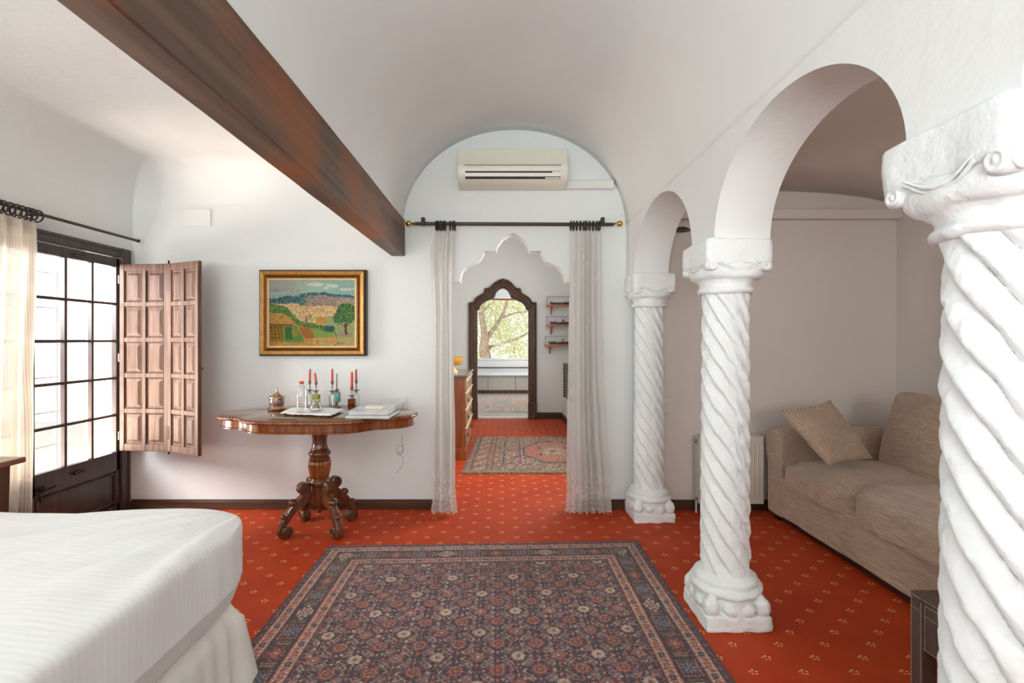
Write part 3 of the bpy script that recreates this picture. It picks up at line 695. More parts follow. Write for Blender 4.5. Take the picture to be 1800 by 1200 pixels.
# ------------------------------------------------------------------ twisted columns
RNG = 0
def make_column(cx, cy, ztop, label, seed):
    t = thing('twisted_column', label, 'column', (cx, cy, 0), 'white spiral columns under the arches')
    # base
    mb = MB(); h = 0.146
    def gbox(x0, x1, y0, y1, z0, z1, n=10):
        def warp(q, q0): return q
        mb.blob(((x0+x1)/2, (y0+y1)/2, (z0+z1)/2), ((x1-x0)/2, (y1-y0)/2, (z1-z0)/2), n, 26)
    gbox(cx-h, cx+h, cy-h, cy+h, 0, 0.07)
    mb.lathe([(0.14, 0.06), (0.142, 0.09), (0.137, 0.13), (0.14, 0.142)], (cx, cy, 0), 40, lambda a, r, z: r*(1+0.05*abs(math.cos(2*a))))
    tor = [(0.138, 0.138), (0.152, 0.146), (0.158, 0.158), (0.154, 0.17), (0.143, 0.177), (0.138, 0.183), (0.142, 0.192), (0.139, 0.203), (0.128, 0.212), (0.116, 0.219), (0.104, 0.226), (0.09, 0.235)]
    mb.lathe(tor, (cx, cy, 0), 48)
    for sx in (-1, 1):
        for sy in (-1, 1):
            mb.blob((cx+sx*0.112, cy+sy*0.112, 0.104), (0.036, 0.036, 0.040), 8, 2.2)
            mb.tube([(cx+sx*0.112, cy+sy*0.112, 0.118), (cx+sx*0.098, cy+sy*0.098, 0.145), (cx+sx*0.086, cy+sy*0.086, 0.165)], [0.03, 0.024, 0.012], 8)
    for a in range(4):
        ca, sa = round(math.cos(a*PI/2)), round(math.sin(a*PI/2))
        for o_ in (-0.035, 0.04):
            mb.blob((cx+ca*0.135-sa*o_, cy+sa*0.135+ca*o_, 0.096), (0.020 if ca else 0.034, 0.020 if sa else 0.034, 0.030), 6, 2.0)
    mb.rough(0.006, 14, seed); mb.rough(0.003, 45, seed+3)
    mb.build('base', M['column'], t, angle=70)
    # shaft with eight rope strands
    mb = MB(); z0, z1 = 0.215, ztop-0.225; n = 8; P_ = 0.86
    def sf(u, v):
        a = 2*PI*u; z = z0+(z1-z0)*v
        ph = (n*a/(2*PI)+z*n/P_+0.18*noise.noise(Vector((math.cos(a)*2, math.sin(a)*2, z*2.5+seed))))
        s = ph-math.floor(ph); s = s**0.72
        d = abs(math.sin(PI*s))**0.62
        ends = min(1, (z-z0)/0.05, (z1-z)/0.03); ends = max(0, ends)
        r = 0.105-0.0035*(v-0.5)*2-0.021*(1-d)*(0.35+0.65*ends)+0.004*math.sin(2*PI*s)
        nn = noise.noise(Vector((math.cos(a)*r*30, math.sin(a)*r*30, z*22+seed)))*0.0035+noise.noise(Vector((math.cos(a)*r*75, math.sin(a)*r*75, z*50+seed)))*0.0018
        r += nn
        return Vector((cx+r*math.cos(a), cy+r*math.sin(a), z))
    mb.surf(sf, 260, 430)
    mb.build('shaft', M['column'], t, angle=80, weld=True)
    # capital
    mb = MB(); z = ztop
    cap = [(0.095, -.240), (0.112, -.239), (0.121, -.232), (0.122, -.222), (0.118, -.213), (0.111, -.208), (0.111, -.198), (0.116, -.188), (0.124, -.180), (0.126, -.177), (0.138, -.175), (0.147, -.166), (0.150, -.152), (0.150, -.135), (0.145, -.10)]
    def sq(a, r, hh):
        k = max(0, min(1, (hh+0.178)/0.03)); m = 1/max(abs(math.cos(a)), abs(math.sin(a)))
        return r*(1+k*0.22*(min(m, 1.22)-1)/0.22*0.55)
    mb.lathe(cap, (cx, cy, z), 56, sq)
    hw_ = 0.149
    mb.blob((cx, cy, z-0.058), (hw_, hw_, 0.058), 14, 20)
    for sx in (-1, 1):
        for sy in (-1, 1):
            x, y = cx+sx*0.119, cy+sy*0.119
            mb.blob((x, y, z-0.122), (0.027, 0.027, 0.023), 6, 3.0)
            for ax, (dx, dy) in (('y', (0, sy*0.024)), ('x', (sx*0.024, 0))):
                mb.torus((x+dx, y+dy, z-0.121), 0.016, 0.006, ax, 14, 6)
                mb.blob((x+dx*1.05, y+dy*1.05, z-0.121), (0.007, 0.007, 0.007), 4, 2)
    for a, (ca, sa) in enumerate(((1, 0), (-1, 0), (0, 1), (0, -1))):
        pts = []
        for k in range(13):
            q = -1+2*k/12; o_ = q*0.085; zz = z-0.128+0.034*q*q-0.004
            pts.append((cx+ca*0.150-(sa*o_), cy+sa*0.150+(ca*o_), zz))
        mb.tube(pts, [0.002+0.005*(1-abs(-1+2*k/12)) for k in range(13)], 6)
        pts = [(p[0]-ca*0.004, p[1]-sa*0.004, p[2]-0.010) for p in pts]
        mb.tube(pts, 0.005, 6)
    mb.rough(0.007, 12, seed+9); mb.rough(0.0025, 50, seed+5)
    mb.build('capital', M['column'], t, angle=70)
    return t
make_column(1.055, 1.01, 1.752, 'white spiral column nearest the camera, cut off by the right edge', 1.0)
make_column(1.055, 2.285, 1.752, 'white spiral column standing beside the patterned rug, between the two arches', 5.0)
make_column(1.085, 3.565, 1.774, 'white spiral column farthest away, standing near the lace curtain and back wall', 9.0)

# ------------------------------------------------------------------ air conditioner
ac = thing('air_conditioner', 'cream wall-mounted air conditioner above the doorway rod', 'air conditioner', (0.08, 3.72, 2.40))
x0, x1 = -0.322, 0.483
ZC = lambda z: 2.702-(2.702-z)*0.85
pf = [(3.72, 2.70), (3.565, 2.702), (3.545, 2.694), (3.538, 2.62), (3.532, 2.585), (3.522, 2.575), (3.522, 2.535), (3.528, 2.50), (3.54, 2.455), (3.56, 2.425), (3.60, 2.405), (3.72, 2.40)]
pf = [(a, ZC(b)) for a, b in pf]
MB().prism(pf, lambda p: (x0, p[0], p[1]), lambda p: (x1, p[0], p[1])).build('housing', M['acbody'], ac, angle=30, bevel=0.004)
pf = [(3.55, 2.694), (3.534, 2.690), (3.530, 2.60), (3.522, 2.575), (3.518, 2.560), (3.53, 2.555)]
pf = [(a, ZC(b)) for a, b in pf]
MB().prism(pf, lambda p: (x0+0.004, p[0], p[1]), lambda p: (x1-0.004, p[0], p[1])).build('front_panel', M['acbody'], ac, angle=30, bevel=0.002)
MB().box(x0+0.05, x1-0.05, 3.519, 3.53, ZC(2.546), ZC(2.551)).build('groove', M['acdark'], ac)
def slot(z0, z1, ya, yb):
    z0, z1 = ZC(z0), ZC(z1)
    return MB().prism([(ya-0.003, z1), (yb-0.003, z0), (yb+0.02, z0), (ya+0.02, z1)], lambda p: (x0+0.055, p[0], p[1]), lambda p: (x1-0.055, p[0], p[1]))
slot(2.484, 2.500, 3.528, 3.532).build('air_outlet', M['acdark'], ac, smooth=False)
slot(2.440, 2.456, 3.541, 3.550).build('air_outlet', M['acdark'], ac, smooth=False)
MB().prism([(a, ZC(b)) for a, b in [(3.525, 2.485), (3.531, 2.456), (3.54, 2.456), (3.533, 2.485)]], lambda p: (x0+0.05, p[0], p[1]), lambda p: (x1-0.05, p[0], p[1])).build('louvre', M['acbody'], ac, bevel=0.002)
MB().box(x1-0.115, x1-0.055, 3.524, 3.53, ZC(2.485), ZC(2.497)).box(x1-0.165, x1-0.06, 3.538, 3.546, ZC(2.441), ZC(2.451)).build('flap', M['conduit'], ac)
MB().box(x1-0.095, x1-0.07, 3.519, 3.523, ZC(2.522), ZC(2.532)).build('indicator', M['plastic'], ac)
mb = MB()
for k in range(9): mb.box(0.046+k*0.0072, 0.046+k*0.0072+0.005, 3.529, 3.531, 2.604+(0.001 if k % 2 else 0), 2.609+(0.004 if k == 0 else 0))
mb.build('logo', M['grey'], ac, smooth=False)

# ------------------------------------------------------------------ numpy colour patterns
def smooth_noise(w, h, nx, ny, seed):
    r = np.random.RandomState(seed); g = r.rand(ny+2, nx+2)
    x = np.linspace(0, nx, w); y = np.linspace(0, ny, h); xi = x.astype(int); yi = y.astype(int)
    fx = (x-xi); fy = (y-yi); fx = fx*fx*(3-2*fx); fy = (fy*fy*(3-2*fy))[:, None]
    a = g[yi][:, xi]; b = g[yi][:, xi+1]; c = g[yi+1][:, xi]; d = g[yi+1][:, xi+1]
    return (a*(1-fx)+b*fx)*(1-fy)+(c*(1-fx)+d*fx)*fy
def colour_grid(name, img, vert, mat, edge=None):
    """img: (h, w, 3) linear colours -> mesh grid with a colour attribute; vert: (h, w, 3) positions"""
    h, w, _ = img.shape; n = h*w
    idx = np.arange(n, dtype=np.int32).reshape(h, w)
    q = np.stack([idx[:-1, :-1], idx[:-1, 1:], idx[1:, 1:], idx[1:, :-1]], -1).reshape(-1, 4)
    me = bpy.data.meshes.new(name); me.vertices.add(n); me.vertices.foreach_set('co', vert.astype(np.float32).ravel())
    me.loops.add(q.size); me.loops.foreach_set('vertex_index', q.ravel()); me.polygons.add(len(q))
    me.polygons.foreach_set('loop_start', np.arange(0, q.size, 4, dtype=np.int32)); me.update(calc_edges=True); me.validate()
    at = me.color_attributes.new('pattern', 'FLOAT_COLOR', 'POINT')
    c = np.ones((n, 4), dtype=np.float32); c[:, :3] = img.reshape(-1, 3); at.data.foreach_set('color', c.ravel())
    me.materials.append(mat); o = bpy.data.objects.new(name, me); COL.objects.link(o); return o
def L(*c): return np.array(lin(c))
def put(img, mask, c, a=1.0):
    m = (mask.astype(float)*a)[..., None]; img[:] = img*(1-m)+np.asarray(c)*m

NAVY, RED, PINK, CREAM, BLUEG, OCHRE, MAROON, GREEN = L(44, 40, 62), L(150, 76, 66), L(188, 126, 108), L(206, 190, 168), L(104, 118, 130), L(150, 112, 66), L(92, 46, 48), L(92, 92, 70)
def rosette(a, b, R, k=8, ph=0):
    r = np.hypot(a, b); th = np.arctan2(b, a); return r/(R*(0.78+0.22*np.abs(np.cos(k/2*th+ph))))
def main_rug():
    W, LN, st = 1.96, 2.95, 0.0034
    w, h = int(W/st), int(LN/st)
    X, Y = np.meshgrid(np.linspace(0, W, w), np.linspace(0, LN, h))   # Y=0 far edge
    img = np.zeros((h, w, 3)); img[:] = NAVY
    d = np.minimum(np.minimum(X, W-X), np.minimum(Y, LN-Y))
    # coordinate along the border and whether on a side
    side = (np.minimum(X, W-X) < np.minimum(Y, LN-Y)); s = np.where(side, Y, X)
    # field (herati)
    p = 0.165; fx = (X-W/2)/p; fy = (Y-0.28)/p
    i, j = np.round(fx), np.round(fy); a, b = (fx-i)*p, (fy-j)*p; par = (i+j) % 2 == 0
    i2, j2 = np.floor(fx), np.floor(fy); a2, b2 = (fx-i2-.5)*p, (fy-j2-.5)*p
    # lattice diagonals
    dg = np.minimum(np.abs(((fx+fy+0.5) % 1)-0.5), np.abs(((fx-fy+0.5) % 1)-0.5))*p
    put(img, dg < 0.0035, OCHRE, .8)
    # curved leaves round every rosette, both lattices
    for (aa, bb_, R0) in ((a, b, 0.052), (a2, b2, 0.056)):
        r = np.hypot(aa, bb_); th = np.arctan2(bb_, aa)
        lf = (np.abs(r-R0-0.006*np.cos(4*th)) < 0.006) & (np.abs(np.sin(2*th)) > 0.55); put(img, lf, BLUEG, .9)
        put(img, (np.abs(r-R0-0.014) < 0.003) & (np.abs(np.sin(2*th)) > 0.7), PINK, .8)
        lf = (np.abs(r-R0) < 0.009) & (np.abs(np.cos(4*th)) > 0.93); put(img, lf, RED, .95)
        put(img, (np.abs(r-R0) < 0.003) & (np.abs(np.cos(4*th)) > 0.97), CREAM, .9)
    # small dotted florets
    for q, ph, c in ((0.0275, 0, PINK), (0.033, .5, RED), (0.0412, .25, CREAM), (0.0206, .3, BLUEG)):
        u, v = X/q+ph, Y/q+ph*1.7; k = np.floor(u)+np.floor(v)*3
        m = (np.hypot((u % 1)-.5, (v % 1)-.5) < 0.17+0.05*np.sin(k*2.1)) & ((k % 3) != 0); put(img, m & (d > .26), c, .75)
    # rosettes
    q = rosette(a2, b2, 0.034); put(img, q < 1.15, NAVY); put(img, q < 1, RED); put(img, (q > .62) & (q < .78), PINK); put(img, q < .3, OCHRE); put(img, (np.abs(q-0.45) < .07), NAVY)
    q = rosette(a, b, 0.030); put(img, par & (q < 1.2), NAVY); put(img, par & (q < 1), CREAM); put(img, par & (np.abs(np.sin(4*np.arctan2(b, a))) < .3) & (q < .9), RED, .6); put(img, par & (q < .35), RED); put(img, par & (q < .15), OCHRE)
    q = rosette(a, b, 0.032, 4); put(img, ~par & (q < 1), RED, .8); put(img, ~par & (q < .75) & (q > .55), PINK); put(img, ~par & (q < .4), BLUEG); put(img, ~par & (q < .2), CREAM)
    # borders
    def band(lo, hi): return (d >= lo) & (d < hi)
    put(img, band(0, .275), NAVY)
    put(img, band(0.012, 0.040), L(56, 44, 62)); put(img, band(.012, .040) & ((s % .048) < .02) & (np.abs(d-.027) < .007), RED, .8)
    for lo in (.042, .205):
        m = band(lo, lo+.046); put(img, m, L(182, 146, 130)); mid = lo+.023
        put(img, m & (np.abs(d-mid-0.012*np.sin(s*2*PI/.066)) < .0035), L(120, 92, 60))
        u = (s % .132)-.066; q = rosette(u, d-mid, .017); put(img, m & (q < 1), NAVY); put(img, m & (q < .45), BLUEG)
        u = ((s+.066) % .132)-.066; q = rosette(u, d-mid, .017); put(img, m & (q < 1), RED); put(img, m & (q < .5), PINK)
        for o_ in (.033, .099):
            u = ((s+o_) % .132)-.066; q = rosette(u, d-mid+0.006, .011, 6); put(img, m & (q < 1), L(160, 78, 66))
        m2 = m & ((s % .022) < .007) & (np.abs(d-mid) > .013); put(img, m2, L(214, 200, 178), .8)
    for e in (.041, .0885, .203, .252): put(img, np.abs(d-e) < .0022, PINK, .9)
    for e in (.0955, .198, .258): put(img, np.abs(d-e) < .0022, MAROON)
    m = band(.099, .196); put(img, m, L(48, 42, 52)); mid = .1475; T = .30
    k = np.floor(s/T); u = (s % T)-T/2; v = d-mid
    dm = np.abs(u)/.062+np.abs(v)/.042; alt = (k % 2) == 0
    zig = dm+0.10*np.sign(np.sin(np.abs(u)*300))
    put(img, m & (zig < 1), CREAM); put(img, m & (zig < 1) & ~alt, RED)
    put(img, m & (zig < .74), NAVY); put(img, m & (dm < .55), CREAM); put(img, m & (dm < .55) & ~alt, PINK); put(img, m & (dm < .42), RED); put(img, m & (dm < .16), CREAM)
    us = ((s+T/2) % T)-T/2
    sqm = np.maximum(np.abs(us)/.052, np.abs(v)/.043)
    dots = (sqm > .74) & (sqm < 1) & (((us*1000) % 15) < 9) & (((v*1000) % 14) < 9); put(img, m & dots, PINK)
    r = np.hypot(us, v); th = np.arctan2(v, us); put(img, m & (np.maximum(np.abs(us)/.034, np.abs(v)/.03) < 1), L(70, 78, 92))
    put(img, m & (r < .032) & (np.abs(np.sin(4*th)) < .28), L(168, 176, 180))
    for o_ in (-.078, .078):
        uu = us-o_; put(img, m & (np.abs(np.abs(uu)-.0075) < .003) & (np.abs(v) < .033-.3*np.abs(uu)), L(150, 138, 100))
        put(img, m & (np.abs(uu-(.017 if o_ > 0 else -.017)) < .003) & (np.abs(v) < .035) & (((v*1000) % 12) < 7), L(120, 84, 70))
    m = band(.259, .275); put(img, m & ((s % .05) < .018), RED, .9); put(img, m & (((s+.025) % .05) < .012) & (np.abs(d-.267) < .004), BLUEG)
    # fine knotted speckle
    rs = np.random.RandomState(11); sp = smooth_noise(w, h, 330, 500, 12); s2 = smooth_noise(w, h, 280, 420, 13); fld = d > .275
    put(img, fld & (sp > .72), L(176, 104, 84), .5); put(img, fld & (sp < .22), L(84, 74, 70), .5); put(img, fld & (s2 > .86), CREAM, .5); put(img, fld & (s2 < .14), BLUEG, .5)
    put(img, ~fld & (sp > .74), PINK, .4); put(img, ~fld & (s2 < .16), L(60, 46, 50), .6)
    # wear and abrash
    n1 = smooth_noise(w, h, 7, 11, 3); n2 = smooth_noise(w, h, 260, 380, 4); n3 = smooth_noise(w, h, 2, 26, 9)
    img = img*(0.86+0.28*n1[..., None])*(0.75+0.5*n2[..., None])*(0.9+.2*n3[..., None])
    g = L(136, 112, 100); img = img*0.88+g*0.13
    # shape
    fl, fr, nl, nr = np.array((-1.083, 3.027)), np.array((0.872, 3.110)), np.array((-1.065, 0.10)), np.array((0.895, 0.16))
    U, V = X/W, Y/LN
    px = (1-V)*((1-U)*fl[0]+U*fr[0])+V*((1-U)*nl[0]+U*nr[0]); py = (1-V)*((1-U)*fl[1]+U*fr[1])+V*((1-U)*nl[1]+U*nr[1])
    px = px+np.where(U > .5, 1, -1)*0*px+0.006*(smooth_noise(w, h, 3, 14, 5)-.5)*np.abs(2*U-1)
    py = py+0.008*(smooth_noise(w, h, 12, 3, 6)-.5)*np.abs(2*V-1)
    z = 0.009+0.003*smooth_noise(w, h, 6, 9, 8); z[0, :] = z[-1, :] = 0.0005; z[:, 0] = z[:, -1] = 0.0005
    o = colour_grid('persian_rug', img, np.stack([px, py, z], -1), M['rug'])
    tag(o, 'large dark navy and red patterned oriental rug lying in the middle of the room', 'rug')
main_rug()

def hall_rug():
    W, LN, st = 1.85, 1.52, 0.006; w, h = int(W/st), int(LN/st)
    X, Y = np.meshgrid(np.linspace(0, W, w), np.linspace(0, LN, h)); img = np.zeros((h, w, 3)); img[:] = L(140, 112, 88)
    rx, ry = X-W*.52, Y-LN*.48
    rs = np.random.RandomState(2)
    BR, TN, DB = L(104, 74, 56), L(176, 154, 124), L(42, 52, 84)
    img[:] = L(136, 110, 88)
    n = smooth_noise(w, h, 90, 60, 1); put(img, n > .62, TN, .8); put(img, n < .32, BR, .9)
    n = smooth_noise(w, h, 70, 46, 2); put(img, n > .76, DB, .8); n = smooth_noise(w, h, 60, 50, 5); put(img, n > .76, L(170, 84, 60), .7)
    oc = np.maximum(np.maximum(np.abs(rx)/.36, np.abs(ry)/.47), (np.abs(rx)/.36+np.abs(ry)/.47)/1.35)
    put(img, (oc < 1) & (oc > .9), DB); put(img, (oc < .9), L(178, 84, 58), .75); put(img, (oc < .62), L(150, 122, 92), .8)
    put(img, (np.abs(np.abs(rx)-.19) < .022) & (np.abs(ry) < .2), L(178, 74, 48)); put(img, (np.abs(np.abs(rx)-.15) < .015) & (np.abs(np.abs(ry)-.14) < .05), DB)
    put(img, (np.abs(rx) < .1) & (np.abs(ry) < .14), TN, .6); put(img, (np.abs(rx) < .03) & (np.abs(ry) < .04), DB)
    for x in (.40, .58): put(img, (np.abs(X-x) < .009) & (np.abs(ry) < .48), DB)
    put(img, (np.abs(X-(W-.24)) < .009) & (np.abs(ry) < .48), DB)
    put(img, (np.abs(X-.60) < .006) & (np.abs(ry) < .48), L(200, 130, 110))
    m = X < .30; put(img, m, L(112, 74, 56)); m = (X > .10) & (X < .22); put(img, m, L(172, 152, 122))
    put(img, m & (((Y*1.0+(X-.16)*0.9) % .11) < .035), L(150, 74, 52)); put(img, m & (((Y+.05+(X-.16)*0.9) % .22) < .03), DB)
    put(img, (np.abs(X-.05) < .014) & ((Y % .07) < .028), L(190, 150, 130)); put(img, (np.abs(X-.26) < .014) & ((Y % .07) < .028), L(190, 140, 120))
    put(img, (Y > LN-.10), L(130, 112, 84)); put(img, (Y > LN-.03), L(112, 84, 64)); put(img, X < .012, L(190, 90, 70))
    put(img, smooth_noise(w, h, 110, 90, 17) > .68, L(150, 124, 98), .75); put(img, smooth_noise(w, h, 110, 90, 18) < .27, L(84, 62, 54), .75)
    img *= (.7+.6*smooth_noise(w, h, 200, 170, 7))[..., None]
    px0 = -0.345+X; yy = 6.45-Y*(1.77/LN); px = px0-0.05*(Y/LN)
    z = 0.010+0.003*smooth_noise(w, h, 8, 5, 8); z[0, :] = z[-1, :] = .0005; z[:, 0] = z[:, -1] = .0005
    keep = int((0.96+0.345)/st)
    o = colour_grid('oriental_rug', img[:, :keep], np.stack([px, yy, z], -1)[:, :keep], M['rug'])
    tag(o, 'worn tan and red rug with a medallion lying in the hall beyond the lace curtains', 'rug')
    W, LN, st = 1.5, 2.4, 0.02; w, h = int(W/st), int(LN/st)
    X, Y = np.meshgrid(np.linspace(0, W, w), np.linspace(0, LN, h)); img = np.zeros((h, w, 3)); img[:] = L(176, 160, 146)
    n = smooth_noise(w, h, 50, 70, 3); put(img, n > .6, L(206, 190, 176), .7); put(img, n < .35, L(128, 112, 100), .7)
    rx, ry = X-W/2, Y-LN*.45; dm = np.abs(rx)/.5+np.abs(ry)/.75; put(img, (dm < 1.1) & (dm > .8), L(200, 140, 120), .7); put(img, (dm < .55), L(150, 150, 150), .6)
    z = 0.016+0*X; z[0, :] = z[-1, :] = .005; z[:, 0] = z[:, -1] = .005
    o = colour_grid('bath_rug', img, np.stack([X-.73, 11.0-Y, z], -1), M['rug'])
    tag(o, 'faded beige patterned rug on the floor beyond the carved far doorway', 'rug')
hall_rug()

# ------------------------------------------------------------------ painting
def painting():
    w, h = 420, 322
    x, y = np.meshgrid(np.linspace(0, 1, w), np.linspace(0, 1, h)); img = np.zeros((h, w, 3))
    N = lambda a, b, s: smooth_noise(w, h, a, b, s)
    tex = .65*N(100, 90, 1)+.35*N(190, 150, 21); tex2 = .7*N(52, 60, 2)+.3*N(140, 120, 22)
    tex = np.clip((tex-.5)*1.35+.5, 0, 1); tex2 = np.clip((tex2-.5)*1.35+.5, 0, 1)
    X0, Y0 = x, y
    x = np.clip(x+.030*(N(9, 8, 31)-.5)+.014*(N(60, 50, 32)-.5), 0, 1); y = np.clip(y+.018*(N(12, 9, 33)-.5)+.012*(N(60, 50, 34)-.5), 0, 1)
    img[:] = L(150, 178, 160); put(img, np.clip((x-.45)*2.5, 0, 1), L(132, 164, 156), .8); put(img, np.clip((.50-x+.25*(tex2-.5))*4, 0, 1), L(150, 146, 138), .8)
    for cx_, cy_, a, b in ((.53, .065, .10, .03), (.73, .085, .07, .025), (.90, .135, .09, .02), (.65, .12, .03, .02)):
        put(img, ((x-cx_)/a)**2+((y-cy_)/b)**2 < 1+tex2*.6-.3, L(200, 196, 184), .85)
    put(img, (np.abs(y-.215) < .012+.01*tex) & (x < .2), L(130, 172, 166)); put(img, (np.abs(y-.15) < .03) & (x < .3) & (tex2 > .5), L(134, 130, 132), .7)
    ridge = np.interp(x, [0, .1, .2, .28, .36, .44, .52, .65, .75, .88, 1], [.27, .265, .235, .245, .20, .185, .18, .18, .205, .215, .235])+.01*N(40, 1, 5)
    put(img, y > ridge, L(66, 104, 104)); put(img, (y > ridge) & (tex > .55), L(46, 68, 88)); put(img, (y > ridge) & (tex2 > .72), L(106, 140, 128))
    m = (y > ridge+.02+.05*tex2) & (x > .42+.10*tex2-.05+.25*(.30-y)); put(img, m, L(136, 122, 112)); put(img, m & (tex > .6), L(170, 146, 128)); put(img, m & (tex < .3), L(96, 96, 96)); put(img, m & (x > .78) & (tex2 > .4), L(176, 148, 124))
    m = y > .36+.03*(x-.5)+.01*tex; m &= (y > .385) | (x < .35) | (x > .8)
    put(img, m, L(196, 164, 116)); put(img, m & (tex > .62), L(222, 194, 146)); put(img, m & (tex < .3), L(172, 132, 84)); put(img, m & (tex2 > .8), L(130, 130, 84)); put(img, m & (tex2 < .12), L(190, 90, 70))
    # fields
    put(img, (y > .56) & (y < .66) & (x > .54) & (x < .68), L(176, 126, 52), .9); put(img, (y > .55) & (x > .66), L(134, 150, 96), .9)
    put(img, (np.hypot((x-.47)*1.2, y-.6) < .07+.03*tex) & (tex2 > .45), L(96, 130, 66), .8); put(img, (np.abs(x-.425) < .006) & (y > .57) & (y < .65), L(80, 50, 60))
    b1 = np.interp(x, [0, .2, .3, .4, .7, .78, 1], [.36, .42, .57, .655, .70, .8, 2]); b0 = np.interp(x, [0, .16, .26, .33, .62, .76, 1], [.50, .50, .60, .69, .77, .80, 2])
    put(img, (y > b1-.02*tex) & (y < b0+.02*tex), L(70, 112, 50)); put(img, (y > b1) & (y < b0) & (tex > .6), L(112, 140, 62)); put(img, (y > b1) & (y < b0) & (tex < .25), L(34, 60, 36))
    put(img, y > b0+.0*tex, L(164, 126, 56)); put(img, (y > b0) & (tex > .6), L(186, 148, 80)); put(img, (y > b0) & (tex < .25), L(140, 96, 34))
    put(img, (y > .66) & (y < .86+.02*tex) & (x > .47) & (x < .75) & (y > b0), L(118, 146, 72), .9); put(img, (y > .72) & (y < .88) & (x > .35+.25*(y-.72)) & (x < .45+.6*(y-.72)), L(150, 96, 40))
    put(img, (y > .70) & (y < .94) & (x > .17) & (x < .33+.3*(y-.7)), L(84, 124, 60)); put(img, (y > .71) & (y < .9) & (x > .19) & (x < .27), L(50, 96, 46)); put(img, (y > .72) & (y < .86) & (x > .27) & (x < .34) & (tex > .5), L(160, 120, 50))
    put(img, (y > .675) & (y < .93) & (x < .165), L(134, 106, 24)); put(img, (np.abs(y-.675-.03*x) < .01) & (x < .28), L(90, 56, 50))
    for i in range(4):
        for j in range(4): put(img, (np.abs(x-.02-.04*i) < .008) & (np.abs(y-.72-.05*j) < .012), L(60, 44, 40))
    put(img, (np.hypot(x-.705, (y-.735)*1.2) < .045+.03*tex), L(44, 84, 92)); put(img, (np.abs(x-.62-.02*np.sin(y*20)) < .025) & (y > .9), L(124, 150, 92))
    put(img, (y > .87) & (x > .52) & (tex > .35), L(190, 152, 92), .8)
    put(img, (np.hypot(x-.87, (y-.83)*3) < .1), L(140, 108, 100), .5)
    tr = np.minimum(np.hypot((x-.90)/.125, (y-.50)/.155), np.hypot((x-.83)/.08, (y-.57)/.09)); put(img, tr < .85+.35*tex2, L(50, 90, 44)); put(img, (tr < .85+.35*tex2) & (tex > .58), L(96, 134, 64)); put(img, (tr < 1) & (tex < .2), L(26, 34, 34)); put(img, (tr < 1) & (tex2 > .8) & (x < .88), L(56, 96, 110))
    put(img, (np.abs(x-.895) < .012) & (y > .66) & (y < .83), L(84, 54, 56)); put(img, (np.abs((x-.895)+(y-.72)*.8) < .007) & (y > .64) & (y < .72), L(84, 54, 56)); put(img, (np.abs((x-.895)-(y-.72)*1.0) < .007) & (y > .67) & (y < .72), L(84, 54, 56))
    x, y = X0, Y0; put(img, (np.abs(y-.955-.006*np.sin(x*160)*np.sin(x*67)) < .0035) & (x > .79) & (x < .88), L(40, 30, 40))
    img *= (.88+.24*N(150, 110, 9))[..., None]; img = (img+np.roll(img, 1, 0)+np.roll(img, 1, 1)+np.roll(img, (1, 1), (0, 1)))/4
    t = thing('framed_painting', 'landscape painting of fields and hills in gold and black frame above the table', 'painting', (-1.45, 3.72, 1.5))
    A = P(473.5, 492, 3.69); B = P(624, 608, 3.69)
    v = np.stack([A.x+(B.x-A.x)*x, np.full_like(x, 3.69), A.z+(B.z-A.z)*y], -1)-np.array((-1.45, 3.72, 1.5))
    o = colour_grid('canvas', img, v, M['paint']); o.parent = t
    O0 = P(455.5, 474, 3.67); O1 = P(643.5, 625.5, 3.67)
    def frame(nm, mat, prof):
        mb = MB()
        def rect(f, yy):
            ax, bx = O0.x+(A.x-O0.x)*f, O1.x+(B.x-O1.x)*f; az, bz = O0.z+(A.z-O0.z)*f, O1.z+(B.z-O1.z)*f
            return [(ax, yy, az), (bx, yy, az), (bx, yy, bz), (ax, yy, bz)]
        for (fa, ya), (fb, yb) in zip(prof[:-1], prof[1:]):
            r0, r1 = rect(fa, ya), rect(fb, yb)
            for k in range(4): mb.quad(r0[k], r0[(k+1) % 4], r1[(k+1) % 4], r1[k])
        return mb.build(nm, mat, t, weld=True, angle=25)
    frame('outer_frame', M['black'], [(0, 3.72), (0, 3.672), (0.06, 3.665), (0.16, 3.668), (0.16, 3.70)])
    frame('gilt_moulding', M['gold'], [(0.16, 3.69), (0.16, 3.662), (0.22, 3.656), (0.34, 3.662), (0.5, 3.672), (0.5, 3.69)])
    frame('inner_moulding', M['gold_dark'], [(0.5, 3.69), (0.5, 3.674), (0.62, 3.680), (0.72, 3.672), (0.84, 3.676), (0.84, 3.69)])
    frame('liner', M['cream'], [(0.84, 3.69), (0.84, 3.678), (0.9, 3.676), (1.0, 3.684), (1.0, 3.692)])
painting()
# picture on the alcove side wall, mostly behind the near column
t = thing('framed_picture', 'picture in a thin gilt frame on alcove side wall, mostly behind nearest column', 'picture', (3.03, 2.8, 1.42))
mb = MB()
for y0, y1, z0, z1 in ((3.205, 3.245, 0.97, 1.86), (2.35, 2.39, 0.97, 1.86), (2.35, 3.245, 1.82, 1.86), (2.35, 3.245, 0.97, 1.01)): mb.box(2.985, 3.03, y0, y1, z0, z1)
mb.build('frame', M['gold'], t, bevel=0.008)
MB().box(3.005, 3.028, 2.38, 3.21, 1.0, 1.83).build('canvas', M['gold_dark'], t)

